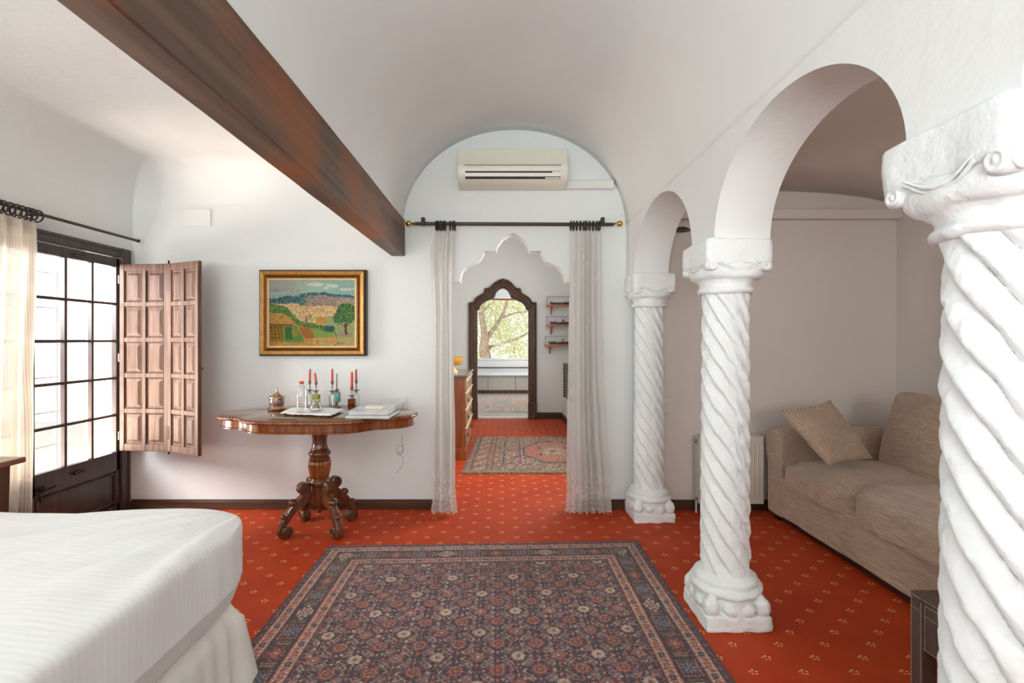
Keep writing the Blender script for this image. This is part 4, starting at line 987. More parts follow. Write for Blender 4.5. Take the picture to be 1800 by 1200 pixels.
# ------------------------------------------------------------------ pedestal table
TX, TY, ZT = -1.25, 3.32, 0.803
q = [(1.0, 0.0), (0.995, .12), (.97, .26), (.92, .38), (.85, .47), (.78, .52), (.72, .545), (.67, .575), (.635, .63), (.60, .71), (.555, .80), (.49, .89), (.40, .955), (.28, .99), (.14, 1.0), (0, 1.0)]
full = [(x, y) for x, y in q]+[(-x, y) for x, y in reversed(q[:-1])]; full = full+[(x, -y) for x, y in reversed(full[1:-1])]
def outline(s, n=220):
    pts = [(x*0.666*s if s != 1 else x*0.666, y*0.37*s) for x, y in full]
    pts.append(pts[0]); return resample(pts, n+1)[:-1]
def off_outline(d, n=220):
    base = outline(1, n); r = []
    for i in range(n):
        a, b = base[i-2], base[(i+2) % n]; tx, ty = b[0]-a[0], b[1]-a[1]; l_ = math.hypot(tx, ty); nx, ny = ty/l_, -tx/l_
        if nx*base[i][0]+ny*base[i][1] < 0: nx, ny = -nx, -ny
        r.append((base[i][0]-nx*d, base[i][1]-ny*d))
    return r
tb = thing('pedestal_table', 'antique shaped-top mahogany pedestal table on carved scroll feet by the back wall', 'table', (TX, TY, 0))
def loft(rings_, cap0=True, cap1=True):
    mb = MB(); n = len(rings_[0][0]); vs = []
    for pts, z in rings_: vs += [(TX+x, TY+y, z) for x, y in pts]
    fs = [(r*n+k, r*n+(k+1) % n, r*n+n+(k+1) % n, r*n+n+k) for r in range(len(rings_)-1) for k in range(n)]
    if cap0: fs.append(tuple(reversed(range(n))))
    if cap1: fs.append(tuple((len(rings_)-1)*n+k for k in range(n)))
    return mb.add(vs, fs)
loft([(off_outline(.02), ZT-.022), (off_outline(.010), ZT-.016), (off_outline(.006), ZT-.004), (off_outline(.014), ZT)]).build('top', M['mahog_x'], tb, angle=40)
loft([(off_outline(.026), ZT-.088), (off_outline(.018), ZT-.084), (off_outline(.018), ZT-.078), (off_outline(.024), ZT-.074), (off_outline(.024), ZT-.02)]).build('apron', M['mahog'], tb, angle=40)
# carved rope edge under the lip
mb = MB(); rp = off_outline(.006, 1100); n = len(rp); m = 8; vs = []
for i in range(n):
    a, b = rp[i-3], rp[(i+3) % n]; l_ = math.hypot(b[0]-a[0], b[1]-a[1]); tx, ty = (b[0]-a[0])/l_, (b[1]-a[1])/l_; nx, ny = ty, -tx
    if nx*rp[i][0]+ny*rp[i][1] < 0: nx, ny = -nx, -ny
    for k in range(m):
        an = 2*PI*k/m; rr = 0.0085+0.0035*abs(math.sin((i/n)*PI*118+an*1.0)); 
        vs.append((TX+rp[i][0]+nx*rr*math.cos(an), TY+rp[i][1]+ny*rr*math.cos(an), ZT-.017+rr*math.sin(an)))
mb.add(vs, [(i*m+k, i*m+(k+1) % m, ((i+1) % n)*m+(k+1) % m, ((i+1) % n)*m+k) for i in range(n) for k in range(m)])
mb.build('rope_edge', M['mahog'], tb, angle=80)
pr = [(0.050, .74), (.054, .72), (.058, .66), (.052, .645), (.049, .625), (.047, .60), (.050, .57), (.058, .548), (.068, .538), (.073, .528), (.073, .518), (.066, .508), (.060, .50), (.066, .494), (.070, .488), (.066, .482), (.062, .478)]
MB().lathe(list(reversed(pr)), (TX, TY, 0), 40).build('pedestal', M['mahog_dark'], tb, angle=50)
bp = [(.058, .358), (.064, .375), (.070, .40), (.0745, .43), (.076, .455), (.073, .472), (.062, .480)]
MB().lathe(bp, (TX, TY, 0), 112, lambda a, r, z: r*(1-0.09*(1-abs(math.sin(8*a))**0.6))).build('fluted_bulb', M['mahog'], tb, angle=60)
cp = [(.004, .110), (.010, .118), (.014, .135), (.012, .15), (.022, .165), (.045, .175), (.050, .185), (.052, .30), (.060, .306), (.072, .318), (.076, .33), (.074, .342), (.064, .348), (.060, .356)]
MB().lathe(cp, (TX, TY, 0), 32).build('lower_block', M['mahog_dark'], tb, angle=50)
def make_leg(ang):
    ca, sa = math.cos(ang), math.sin(ang)
    def mp(r, z, t): return (TX+r*ca-t*sa, TY+r*sa+t*ca, z)
    cl = [(0.115, .312, .022), (.095, .285, .030), (.088, .262, .034), (.105, .235, .038), (.135, .212, .034), (.165, .192, .028), (.190, .165, .026), (.212, .135, .024), (.232, .105, .022), (.250, .070, .022), (.256, .040, .026), (.245, .020, .020)]
    pts = [(a, b) for a, b, _ in cl]; lft = []; rgt = []
    for i in range(len(cl)):
        a, b = pts[max(0, i-1)], pts[min(len(cl)-1, i+1)]; l_ = math.hypot(b[0]-a[0], b[1]-a[1]); nx, nz = -(b[1]-a[1])/l_, (b[0]-a[0])/l_
        lft.append((pts[i][0]+nx*cl[i][2], pts[i][1]+nz*cl[i][2])); rgt.append((pts[i][0]-nx*cl[i][2], pts[i][1]-nz*cl[i][2]))
    mb = MB(); N = len(cl); w = .024
    secs = [(-w, 0.86), (-w*.6, 1.0), (w*.6, 1.0), (w, 0.86)]
    vs = []
    for i in range(N):
        c = pts[i]
        for side in (lft, rgt):
            pass
        ring = []
        for t_, k in ((-w, .8), (-w*.55, 1.0), (w*.55, 1.0), (w, .8)): ring.append(mp(c[0]+(lft[i][0]-c[0])*k, c[1]+(lft[i][1]-c[1])*k, t_))
        for t_, k in ((w, .8), (w*.55, 1.0), (-w*.55, 1.0), (-w, .8)): ring.append(mp(c[0]+(rgt[i][0]-c[0])*k, max(0.004, c[1]+(rgt[i][1]-c[1])*k), t_))
        vs += ring
    mb.add(vs, [(i*8+k, i*8+(k+1) % 8, i*8+8+(k+1) % 8, i*8+8+k) for i in range(N-1) for k in range(8)]+[tuple(reversed(range(8))), tuple((N-1)*8+k for k in range(8))])
    def scroll(r, z, R, wd):
        # disc with raised spiral on both faces
        n = 22; vs = []
        for t_, k in ((-wd, .0), (-wd, .78), (-wd*.8, 1.0), (wd*.8, 1.0), (wd, .78), (wd, 0.0)):
            for j in range(n):
                a = 2*PI*j/n; vs.append(mp(r+R*k*math.cos(a), z+R*k*math.sin(a), t_))
        mb.add(vs, [(i*n+j, i*n+(j+1) % n, i*n+n+(j+1) % n, i*n+n+j) for i in range(5) for j in range(n)])
        for s in (-1, 1):
            pts_ = [mp(r+R*(.85-.7*k/26)*math.cos(k*.55), z+R*(.85-.7*k/26)*math.sin(k*.55), s*wd) for k in range(27)]
            mb.tube(pts_, R*.085, 5)
    scroll(.112, .305, .040, .025); scroll(.222, .041, .040, .028)
    # acanthus knee, knob
    mb.blob(mp(.178, .222, 0), (.030, .030, .024), 8, 2.0, Matrix.Rotation(ang, 3, 'Z'), None)
    for k in range(5):
        s = k/4; mb.tube([mp(.150+.09*s*1.0, .236-.10*s, tt) for tt in (-.020, 0, .020)], .007, 6)
    mb.blob(mp(.243, .142, 0), (.018, .026, .016), 6, 2.0, Matrix.Rotation(ang, 3, 'Z'))
    return mb.build('leg', M['mahog_dark'], tb, angle=50)
for a in (math.atan2(-.164, -.184), math.atan2(-.164, .185), math.atan2(.16, .165), math.atan2(.16, -.17)): make_leg(a)

# things on the table
def at(px, Y): return (px-882)*Y/850
ur = thing('lidded_jar', 'small copper lidded jar filled with dried petals at left of the table', 'jar', (at(487, 3.46), 3.46, ZT))
c = (at(487, 3.46), 3.46, ZT)
MB().lathe([(.050, 0), (.064, .002), (.066, .010), (.058, .018), (.050, .022), (.048, .026)], c, 32).build('foot', M['copper'], ur)
MB().lathe([(.046, .026), (.051, .035), (.053, .06), (.052, .078), (.049, .084), (.047, .084), (.050, .06), (.044, .03)], c, 32, caps=False).build('glass_body', M['clear'], ur)
mb = MB().lathe([(.030, .028), (.044, .034), (.046, .055), (.044, .074), (.030, .08)], c, 32, lambda a, r, z: r+.003*math.sin(a*13+z*300)).build('petals', M['potpourri'], ur)
MB().lathe([(.050, .083), (.060, .084), (.058, .090), (.045, .097), (.028, .105), (.020, .114), (.010, .118), (.006, .122), (.010, .130), (.008, .138), (.006, .146), (.002, .150)], c, 32).build('lid', M['copper'], ur)
# tray with napkin
tr = [P(497, 728, 1), P(581, 733, 1), P(600, 721, 1), P(513, 718.5, 1)]
def onz(px, py, z): Y = (1.3-z)*850/(py-597); return Vector(((px-882)*Y/850, Y, z))
C4 = [onz(496, 730.5, ZT), onz(580, 734.5, ZT), onz(602, 723.5, ZT), onz(514, 721, ZT)]
ctr = sum(C4, Vector())/4
def tray_pt(u, v, z): p = C4[0]*(1-u)*(1-v)+C4[1]*u*(1-v)+C4[2]*u*v+C4[3]*(1-u)*v; return Vector((p.x, p.y, z))
ty = thing('tray', 'dark tray under a white napkin in the middle of the table', 'tray', (ctr.x, ctr.y, ZT))
pts = [tray_pt(0.04, 0.04, 0), tray_pt(.96, .04, 0), tray_pt(.96, .96, 0), tray_pt(.04, .96, 0)]
mb = MB().add([(p.x, p.y, ZT) for p in pts]+[(p.x+(p.x-ctr.x)*.05, p.y+(p.y-ctr.y)*.05, ZT+.014) for p in pts], [(3, 2, 1, 0), (4, 5, 6, 7)]+[(k, (k+1) % 4, 4+(k+1) % 4, 4+k) for k in range(4)])
mb.build('tray_base', M['mahog_dark'], ty, bevel=0.003)
def nap(u, v):
    p = tray_pt(-.03+1.06*u, -.04+1.08*v, 0); e = min(u, 1-u, v, 1-v)
    z = ZT+.021+.004*noise.noise(Vector((u*6, v*5, 0)))+.003*noise.noise(Vector((u*15, v*12, 4)))-(.006*(1-e/.05) if e < .05 else 0)
    p.x += .006*noise.noise(Vector((v*9, u*2, 9))); p.y += .006*noise.noise(Vector((u*9, v*2, 5))); p.z = z; return p
o = MB().surf(nap, 44, 36).build('napkin', M['napkin'], solid=-0.002); tag(o, 'crumpled white cloth napkin spread over the tray on the table', 'napkin')
ZN = ZT+.026
def bottle_thing(px, Y): return at(px, Y), Y
x, y = bottle_thing(530, 3.14)
bt = thing('water_bottle', 'clear plastic water bottle with red cap standing on the napkin', 'bottle', (x, y, ZN))
MB().lathe([(.026, 0), (.030, .003), (.031, .02), (.030, .05), (.031, .09), (.031, .14), (.027, .158), (.016, .172), (.013, .178), (.013, .186)], (x, y, ZN), 28).build('bottle_body', M['clear'], bt)
MB().lathe([(.0145, .184), (.0150, .186), (.0150, .200), (.0135, .202)], (x, y, ZN), 20).build('cap', M['water_cap'], bt)
def arc_lab(a0, a1, f, m, nm):
    mb = MB(); n = 40; vs = []; k2 = []
    for i in range(n+1):
        t = i/n; pts = f(t)
        for (a, z) in pts: vs.append((x+.0318*math.sin(a), y-.0318*math.cos(a), ZN+z))
    mb.add(vs, [(2*i, 2*i+1, 2*i+3, 2*i+2) for i in range(n)]); mb.build(nm, m, bt, smooth=False)
def ovl(t): a = 2*PI*t; w_ = .0022; return [(-.12+.52*math.cos(a)-0*w_, .088+(.013+w_)*math.sin(a)-.002*abs(math.cos(a))), (-.12+.45*math.cos(a), .088+(.013-w_)*math.sin(a)-.002*abs(math.cos(a)))]
arc_lab(0, 1, ovl, M['water_cap'], 'printed_logo')
mb = MB(); mb2 = MB()
for k in range(7):
    a = -.58+.16*k; vs = [(x+.0318*math.sin(aa), y-.0318*math.cos(aa), ZN+zz) for aa, zz in ((a, .056), (a+.10, .056), (a+.10, .063), (a, .063))]; mb.add(vs, [(0, 1, 2, 3)])
    if k < 4:
        a = -.38+.13*k; vs = [(x+.0318*math.sin(aa), y-.0318*math.cos(aa), ZN+zz) for aa, zz in ((a, .086), (a+.09, .086), (a+.09, .090), (a, .090))]; mb2.add(vs, [(0, 1, 2, 3)])
mb.build('printed_word', M['red_wax'], bt, smooth=False); mb2.build('printed_word', M['grey'], bt, smooth=False)
x, y = at(555.5, 3.18), 3.18
o = MB().lathe([(.034, 0), (.042, .003), (.044, .012), (.040, .028), (.030, .048), (.022, .060), (.021, .068), (.024, .074), (.027, .076), (.026, .079), (.022, .078), (.018, .068), (.019, .058), (.027, .046), (.037, .028), (.040, .012), (.034, .005), (.0, .005)], (x, y, ZN), 32).build('carafe', M['clear'])
tag(o, 'small bulbous clear glass carafe standing on the napkin beside the water bottle', 'carafe')
x, y = at(584, 3.50), 3.50
o = MB().lathe([(.018, 0), (.020, .001), (.022, .04), (.0255, .092), (.0245, .092), (.021, .04), (.018, .006), (0, .006)], (x, y, ZT), 26).build('drinking_glass', M['clear'])
tag(o, 'clear drinking glass on the table in front of teal bottle candle holder', 'glass')

def candle_bottle(px, Y, label, clabel, body, bmat, zb, zh, zc, lean=0, cw=.0085, cmat='red_wax', extra=None, cup=True):
    x, y = at(px, Y), Y; c = (x, y, ZT)
    t = thing('bottle_candle_holder', label, 'candle holder', c, 'bottle candle holders on the table')
    if body == 'round': MB().lathe([(.020, 0), (.024, .003), (.024, zb*.72), (.020, zb*.82), (.011, zb*.9), (.010, zb)], c, 24).build('bottle', bmat, t)
    elif body == 'square':
        MB().box(x-.026, x+.026, y-.02, y+.02, ZT, ZT+zb*.86).build('bottle', bmat, t, bevel=.006)
    elif body == 'footed':
        MB().lathe([(.030, 0), (.031, .004), (.020, .012), (.008, .022), (.008, .034), (.020, .04)], c, 20).build('foot', M['pewter'], t)
        MB().box(x-.022, x+.022, y-.018, y+.018, ZT+.038, ZT+zb).build('casing', M['pewter'], t, bevel=.004)
        MB().box(x-.017, x+.017, y-.0195, y-.0175, ZT+.046, ZT+zb-.008).build('enamel_panel', bmat, t)
    d = .010
    MB().lathe([(.006, zb-.012), (.010, zb-.01), (.010, zb), (.006, zb+.003), (.021, zb+.009), (.024, zb+.013), (.006, zb+.014), (.0045, zb+.02), (.006, zb+(zh-zb)*.5), (.0045, zb+(zh-zb)*.6), (.0055, zh-.022), (.010, zh-.016), (.011, zh-.004), (.0135, zh), (.009, zh+.001)], c, 18).build('stem', M['pewter'], t)
    n = 6; pts = [(x+lean*(k/n)**1.3, y, ZT+zh-.010+(zc-zh+.010)*k/n) for k in range(n+1)]
    mb = MB().tube(pts, [cw*(1-.25*k/n) for k in range(n+1)], 12); e = pts[-1]
    o = mb.build('candle', M[cmat]); tag(o, clabel, 'candle', 'candles in the bottle holders on the table'); 
    MB().tube([e, (e[0], e[1], e[2]+.006)], .001, 5).build('wick', M['black'], o)
    return t
candle_bottle(544.5, 3.58, 'clear glass bottle candle holder behind the water bottle', 'white-tipped red candle, leftmost on the table', 'round', M['clear'], .115, .190, .280, .003)
candle_bottle(555.5, 3.52, 'candle holder on a green and ochre enamelled bottle behind the carafe', 'short leaning red candle, second from left on the table', 'square', M['greentile'], .116, .190, .255, -.008)
candle_bottle(584, 3.60, 'clear bottle candle holder partly hidden behind the drinking glass', 'upright red candle directly above the drinking glass', 'round', M['clear'], .105, .188, .280)
candle_bottle(592, 3.56, 'footed teal enamelled bottle candle holder with a burnt dark candle', 'thin burnt dark candle standing in the teal bottle holder', 'footed', M['tealtile'], .112, .135, .245, 0, .0045, 'grey_wax')
candle_bottle(618.5, 3.52, 'candle holder on a brown amber glass bottle near the books', 'thick red candle standing in the brown bottle holder', 'square', M['amber'], .080, .150, .262, 0, .0105)
candle_bottle(626, 3.61, 'clear ribbed bottle candle holder behind the brown bottle, nearest the books', 'rightmost red candle on the table, thin and upright', 'round', M['clear'], .110, .192, .276)
# books
def book(name, label, x0, x1, y0, y1, z0, z1, rz, cover, cat='book'):
    cx_, cy_ = (x0+x1)/2, (y0+y1)/2; R = Matrix.Rotation(rz, 3, 'Z'); pv = (cx_, cy_, z0)
    t = thing(name, label, cat, (cx_, cy_, z0), 'books piled on the table')
    mb = MB().box(x0, x1, y0, y1, z1-.003, z1, R, pv).box(x0, x1, y0, y1, z0, z0+.003, R, pv).box(x0, x0+.003, y0, y1, z0, z1, R, pv)
    mb.build('cover', cover, t, smooth=False)
    MB().box(x0+.003, x1-.004, y0+.004, y1-.004, z0+.003, z1-.003, R, pv).build('pages', M['pages'], t, smooth=False)
book('book', 'large teal book at the bottom of the small pile on the table', -0.985, -0.70, 3.035, 3.33, ZT, ZT+.026, -.05, M['book_teal'])
book('book', 'large pale blue book lying on top of the teal book', -0.965, -0.712, 3.03, 3.33, ZT+.0265, ZT+.052, .0, M['book_blue'])
o = MB().box(-.875, -.765, 3.10, 3.18, ZT+.0525, ZT+.068).build('small_box', M['paper'], bevel=.002); tag(o, 'small flat cream box lying on top of the books', 'box')

# ------------------------------------------------------------------ sockets, wires
def plate(x0, x1, z0, z1, yw, label, rocker, cup, name='wall_socket'):
    cx_ = (x0+x1)/2; t = thing(name, label, 'socket', (cx_, yw, z0))
    MB().box(x0, x1, yw-.010, yw, z0, z1).build('plate', M['plastic'], t, bevel=.004)
    w_ = (x1-x0)
    if rocker is not None:
        MB().lathe([(.030, 0), (.031, -.003), (.029, -.004), (.0, -.004)], (cx_, yw-.009, rocker), 28, axis='y').build('bezel', M['plastic'], t)
        MB().box(cx_-.014, cx_+.014, yw-.020, yw-.010, rocker-.014, rocker+.014).build('switch_rocker', M['plastic'], t, bevel=.002)
    if cup is not None:
        MB().torus((cx_, yw-.010, cup), .021, .003, 'y', 24, 6).build('socket_ring', M['plastic'], t)
        MB().lathe([(.003, 0), (.003, -.0012)], (cx_-.008, yw-.0101, cup), 8, axis='y').lathe([(.003, 0), (.003, -.0012)], (cx_+.008, yw-.0101, cup), 8, axis='y').build('socket_hole', M['acdark'], t)
    return t
plate(at(696, 3.71), at(715.5, 3.71), .675, .86, 3.72, 'white wall switch and socket plate above the right end of the table', .812, .725)
plate(at(1161, 3.71), at(1177.5, 3.71), .69, .855, 3.712, 'white switch and socket plate on the wall between the two far columns', .815, .735)
plate(at(800, 7.99), at(815, 7.99), 1.3-45*8/850, 1.3-28*8/850, 8.0, 'white switch plate on the hall wall behind the yellow bowl', 1.3-36*8/850, None, 'light_switch')
o = MB().tube([(-.735, 3.70, .745), (-.73, 3.60, .80), (-.74, 3.5, .815), (-.73, 3.35, .812)][:1]+[(-.75, 3.69, .78), (-.765, 3.66, .82), (-.75, 3.60, .812), (-.74, 3.54, .811)], .004, 8).build('power_cable', M['plastic']); tag(o, 'short white cable running from the wall socket onto the table', 'cable')
pts = [P(707, 762, 3.71), P(707, 778, 3.71)]+[P(703+6*math.cos(k*.5), 787+8*math.sin(k*.5)+k*.3, 3.71) for k in range(20)]+[P(709, 805, 3.71), P(707, 818, 3.71), P(696, 832, 3.71)]
o = MB().tube(pts, .0016, 5).build('loose_wire', M['grey']); tag(o, 'thin loose wire looping down the wall below the right table end', 'wire')

# wall lamp seen through the far arch
c = (1.345, 3.60, 2.11); t = thing('wall_lamp', 'dark round wall lamp seen through the far arch', 'lamp', (1.345, 3.712, 2.11))
MB().lathe([(.0, .03), (.02, .028), (.05, .012), (.058, 0), (.055, 0), (.0, .01)], c, 24).build('shade', M['lampdark'], t)
MB().tube([(1.345, 3.60, 2.13), (1.345, 3.66, 2.15), (1.345, 3.712, 2.15)], .006, 8).build('arm', M['lampdark'], t)

# ------------------------------------------------------------------ radiator
rdx0, rdx1, rz0, rz1 = 1.475, 1.955, .075, .578
t = thing('radiator', 'cream panel radiator on the alcove wall beside the sofa', 'radiator', ((rdx0+rdx1)/2, 3.66, 0))
pts = []; x = rdx0+.03; n = 13; W_ = (rdx1-rdx0-.06)/n
MB().box(rdx0, rdx1, 3.645, 3.69, rz0, rz1).box(rdx0, rdx1, 3.604, 3.612, rz0, rz1).build('body', M['radiator'], t, bevel=.006)
mb = MB()
for k in range(n):
    a = rdx0+.03+W_*k; mb.box(a+.010, a+W_-.010, 3.596, 3.61, rz0+.045, rz1-.045)
mb.build('ribs', M['radiator'], t, bevel=.006)
MB().box(rdx0+.005, rdx1-.005, 3.60, 3.69, rz1-.004, rz1+.006).box(rdx0-.002, rdx0+.004, 3.61, 3.69, rz0, rz1).build('grille_top', M['radiator'], t, bevel=.002)
MB().lathe([(.010, 0), (.013, .004), (.013, .018), (.006, .022)], (rdx0-.022, 3.64, rz1-.04), 14, axis='x').build('valve', M['pewter'], t)
MB().lathe([(.012, 0), (.012, .02)], (rdx0-.018, 3.64, rz0+.03), 12, axis='x').build('valve', M['pewter'], t)
MB().tube([(rdx0-.012, 3.64, rz0+.03), (rdx0-.012, 3.64, .0)], .007, 8).build('pipe', M['radiator'], t)

# ------------------------------------------------------------------ sofa
sf_ = thing('sofa', 'long taupe ribbed-fabric sofa with rolled arm in the alcove', 'sofa', (2.5, 2.6, 0))
def wr(s, a, sc): return lambda q, q0: q+Vector((a*noise.noise(q*sc+Vector((s, 0, 0))), a*noise.noise(q*sc+Vector((s, 5, 0))), a*noise.noise(q*sc+Vector((s, 0, 5)))))
SX0, SXB, SY0, SY1 = 1.98, 2.94, 1.45, 3.60
MB().blob(((SX0+SXB)/2, (SY0+SY1)/2, .185), ((SXB-SX0)/2, (SY1-SY0)/2, .145), 22, 24, None, wr(1, .006, 6)).build('base_frame', M['sofa'], sf_, angle=60)
def arm(yc, dirn):
    mb = MB(); prof = []
    w_ = .09
    body = [(-w_, .04), (-w_, .40), (-w_-.005, .44), (-w_-.03, .465), (-w_-.052, .50), (-w_-.06, .54), (-w_-.055, .58), (-w_-.035, .618), (-w_, .645), (-.04, .660), (.01, .662), (.05, .648), (.08, .618), (w_+.005, .57), (w_, .50), (w_, .04)]
    body = [(-a*dirn, z) for a, z in body]
    nseg = 16
    rs = []
    for k in range(nseg+1):
        xx = SX0-.005+(SXB-.02-SX0)*k/nseg; e = min(k, 0.8)/0.8; sh_ = 0.955 if k == 0 else 1.0
        rs.append([(xx, yc+a*sh_+.003*noise.noise(Vector((xx*5, a*9, z*5))), .04+(z-.04)*(sh_ if z > .05 else 1)) for a, z in body])
    nb = len(body); vs = [p for r in rs for p in r]
    mb.add(vs, [(i*nb+k, i*nb+(k+1) % nb, i*nb+nb+(k+1) % nb, i*nb+nb+k) for i in range(nseg) for k in range(nb)]+[tuple(reversed(range(nb))), tuple(nseg*nb+k for k in range(nb))])
    return mb.build('arm', M['sofa_arm'], sf_, angle=50, bevel=.01)
arm(3.51, 1); arm(1.54, -1)
MB().blob((2.83, 2.52, .42), (.12, 1.06, .27), 18, 7, None, wr(2, .01, 5)).build('back_frame', M['sofa'], sf_, angle=60)
def cush(y0, y1, zc, hz, x0, x1, seed, nm='seat_cushion'):
    def warp(q, q0):
        bul = (1-q0.x**2)*(1-q0.y**2)
        q = Vector((q.x, q.y, q.z*(1+0.25*bul) - (0.02*(q0.x < -.7))))
        q.x -= .02*(1-q0.y**2) if q.x < 0 else 0
        return q+.010*noise.noise_vector(q*5+Vector((seed, 0, 0)))+.004*noise.noise_vector(q*14+Vector((seed, 0, 0)))
    MB().blob(((x0+x1)/2, (y0+y1)/2, zc), ((x1-x0)/2, (y1-y0)/2, hz), 30, 6.0, None, warp).build(nm, M['sofa'], sf_, angle=80)
cush(2.74, 3.42, .375, .088, 1.955, 2.78, 1)
cush(1.66, 2.765, .392, .105, 1.94, 2.78, 4)
def bcush(y0, y1, seed):
    R = Matrix.Rotation(math.radians(14), 3, 'Y')
    def warp(q, q0):
        bul = (1-q0.y**2)*(1-q0.z**2); q = Vector((q.x*(.75+.5*bul), q.y, q.z)); return q+.012*noise.noise_vector(q*4+Vector((seed, 0, 0)))
    MB().blob((2.66, (y0+y1)/2, .69), (.085, (y1-y0)/2, .265), 26, 9, R, warp).build('back_cushion', M['sofa'], sf_, angle=80)
bcush(2.38, 3.30, 2); bcush(1.64, 2.37, 7)
for y in (1.55, 3.52):
    for x in (2.02, 2.86): MB().box(x-.025, x+.025, y-.03, y+.03, 0, .045).build('foot', M['black'], sf_)
MB().box(2.0, 2.9, 1.5, 3.57, .018, .045).build('plinth', M['black'], sf_)
# throw pillow
def pil():
    t0 = Vector((2.30, 3.22, .60)); mb = MB(); n = 24; hs = .205; vs = []; 
    c = P(1452, 765, 3.17)
    # corners read from the photo, given a depth each
    K = [P(1369, 722, 3.33), P(1460, 703, 3.38), P(1535, 806, 3.08), P(1456, 818, 2.98)]
    N = ((K[2]-K[0]).cross(K[3]-K[1])).normalized()
    if N.y > 0: N = -N
    for side in (1, -1):
        base = len(vs)
        for j in range(n+1):
            for i in range(n+1):
                u, v = i/n, j/n; a, b = 2*u-1, 2*v-1
                th = .062*((1-a**4)*(1-b**4))**.62
                pinx = 1-.07*(1-b*b)*0; uu = .5+.5*a*(1-.05*(1-b**2)**1); vv = .5+.5*b*(1-.05*(1-a**2))
                uu = .5+.5*a*(.94+.06*b*b); vv = .5+.5*b*(.94+.06*a*a)
                p = K[0]*(1-uu)*(1-vv)+K[1]*uu*(1-vv)+K[2]*uu*vv+K[3]*(1-uu)*vv
                p = p+N*side*(th*(1+.3*noise.noise(Vector((u*3, v*3, side))))) +.004*noise.noise_vector(Vector((u*5, v*5, 2)))
                vs.append(p)
    W = n+1; fs = []
    for s in (0, 1):
        b0 = s*W*W; fs += [(b0+j*W+i, b0+j*W+i+1, b0+(j+1)*W+i+1, b0+(j+1)*W+i) for j in range(n) for i in range(n)]
    mb.add(vs, fs); mb.v = mb.v
    o = mb.build('throw_pillow', M['pillow'], weld=True, angle=80)
    return o
o = pil(); tag(o, 'square taupe ribbed throw pillow leaning in the corner of the sofa', 'pillow')

# ------------------------------------------------------------------ leather side table
lt = thing('leather_side_table', 'dark taupe stitched-leather side table in front of the sofa', 'side table', (1.62, 1.38, 0))
ax, ay, bx_, by_, zt = 1.39, 1.646, 1.87, 1.15, .45
MB().box(ax, bx_, by_, ay, zt-.02, zt).build('top', M['leather'], lt, bevel=.003)
for (x, y) in ((ax, ay-.047), (bx_-.05, ay-.047), (ax, by_), (bx_-.05, by_)):
    MB().box(x, x+.05, y, y+.047, 0, zt-.018).build('leg', M['leather'], lt, bevel=.003)
MB().box(ax+.003, ax+.02, by_+.047, ay-.048, zt-.175, zt-.02).build('apron', M['leather'], lt, bevel=.002)
MB().box(bx_-.02, bx_-.003, by_+.047, ay-.048, zt-.175, zt-.02).build('apron', M['leather'], lt, bevel=.002)
MB().box(ax+.05, bx_-.05, ay-.02, ay-.003, zt-.175, zt-.02).build('apron', M['leather'], lt, bevel=.002)
MB().box(ax+.05, bx_-.05, by_+.003, by_+.02, zt-.175, zt-.02).build('apron', M['leather'], lt, bevel=.002)
mb = MB()
def stitch(p, q, step=.0085, on=.0055):
    p, q = Vector(p), Vector(q); d = q-p; Ln = d.length; d.normalize(); k = 0
    while k*step < Ln-on:
        a = p+d*(k*step); mb.tube([a, a+d*on], .0008, 4, True); k += 1
xs = ax-.0005; e = .005
stitch((xs, ay-e, .02), (xs, ay-e, zt-.012)); stitch((xs, ay-.047+e, .02), (xs, ay-.047+e, zt-.022)); stitch((xs, ay-e, zt-.012), (xs, ay-.047+e, zt-.012)); stitch((xs, ay-e, zt-.05), (xs, ay-.047+e, zt-.05))
xs = ax+.0025
stitch((xs, ay-.053, zt-.17), (xs, ay-.053, zt-.025)); stitch((xs, ay-.053, zt-.025), (xs, by_+.05, zt-.025)); stitch((xs, ay-.053, zt-.06), (xs, by_+.05, zt-.06)); stitch((xs, ay-.053, zt-.171), (xs, by_+.05, zt-.171))
stitch((ax-.0005, ay-.002, zt-.008), (ax-.0005, by_+.002, zt-.008))
mb.build('stitching', M['thread'], lt, smooth=False)

# ------------------------------------------------------------------ bed
bd = thing('bed', 'large bed with white striped satin sheet and cream skirt in the left foreground', 'bed', (-1.85, .9, 0))
def bwarp(q, q0):
    p = q.copy(); top = max(0, q0.z)
    # tension folds radiating from the far right corner
    cxr, cyr = .85-q.x, .97-q.y; ang = math.atan2(cyr, cxr); rr = math.hypot(cxr, cyr)
    f = math.sin(ang*20+3*noise.noise(Vector((rr*2, ang*2, 0))))*math.exp(-rr/.75)*.012*min(1, rr/.25)
    p.z += top*(f+.012*noise.noise(Vector((q.x*1.6, q.y*1.6, 1))))
    p.z += top*.004*noise.noise(Vector((q.x*3+q.y*2, (q.y-q.x*.4)*11, 7)))
    if q0.x > .8: p.x += .010*noise.noise(Vector((q.y*5, q.z*3, 3)))+.004*noise.noise(Vector((q.y*18, q.z*4, 8)))
    if q0.x > .8 and q.y > .5: p.x += .007*math.sin(q.y*95+q.z*9)*math.exp(-(1.0-q.y)/.14)*max(0, .5-q0.z)
    if q0.z < -.3 and q0.x > .5: p.x -= .07*(-q0.z-.3)
    return p
MB().blob((-1.85, .905, .470), (.903, 1.0, .178), 100, 13.0, None, bwarp).build('mattress_sheet', M['sheet'], bd, angle=80)
mb = MB(); path = []
hx, hy = .862, .940; cxm, cym = -1.85, .88
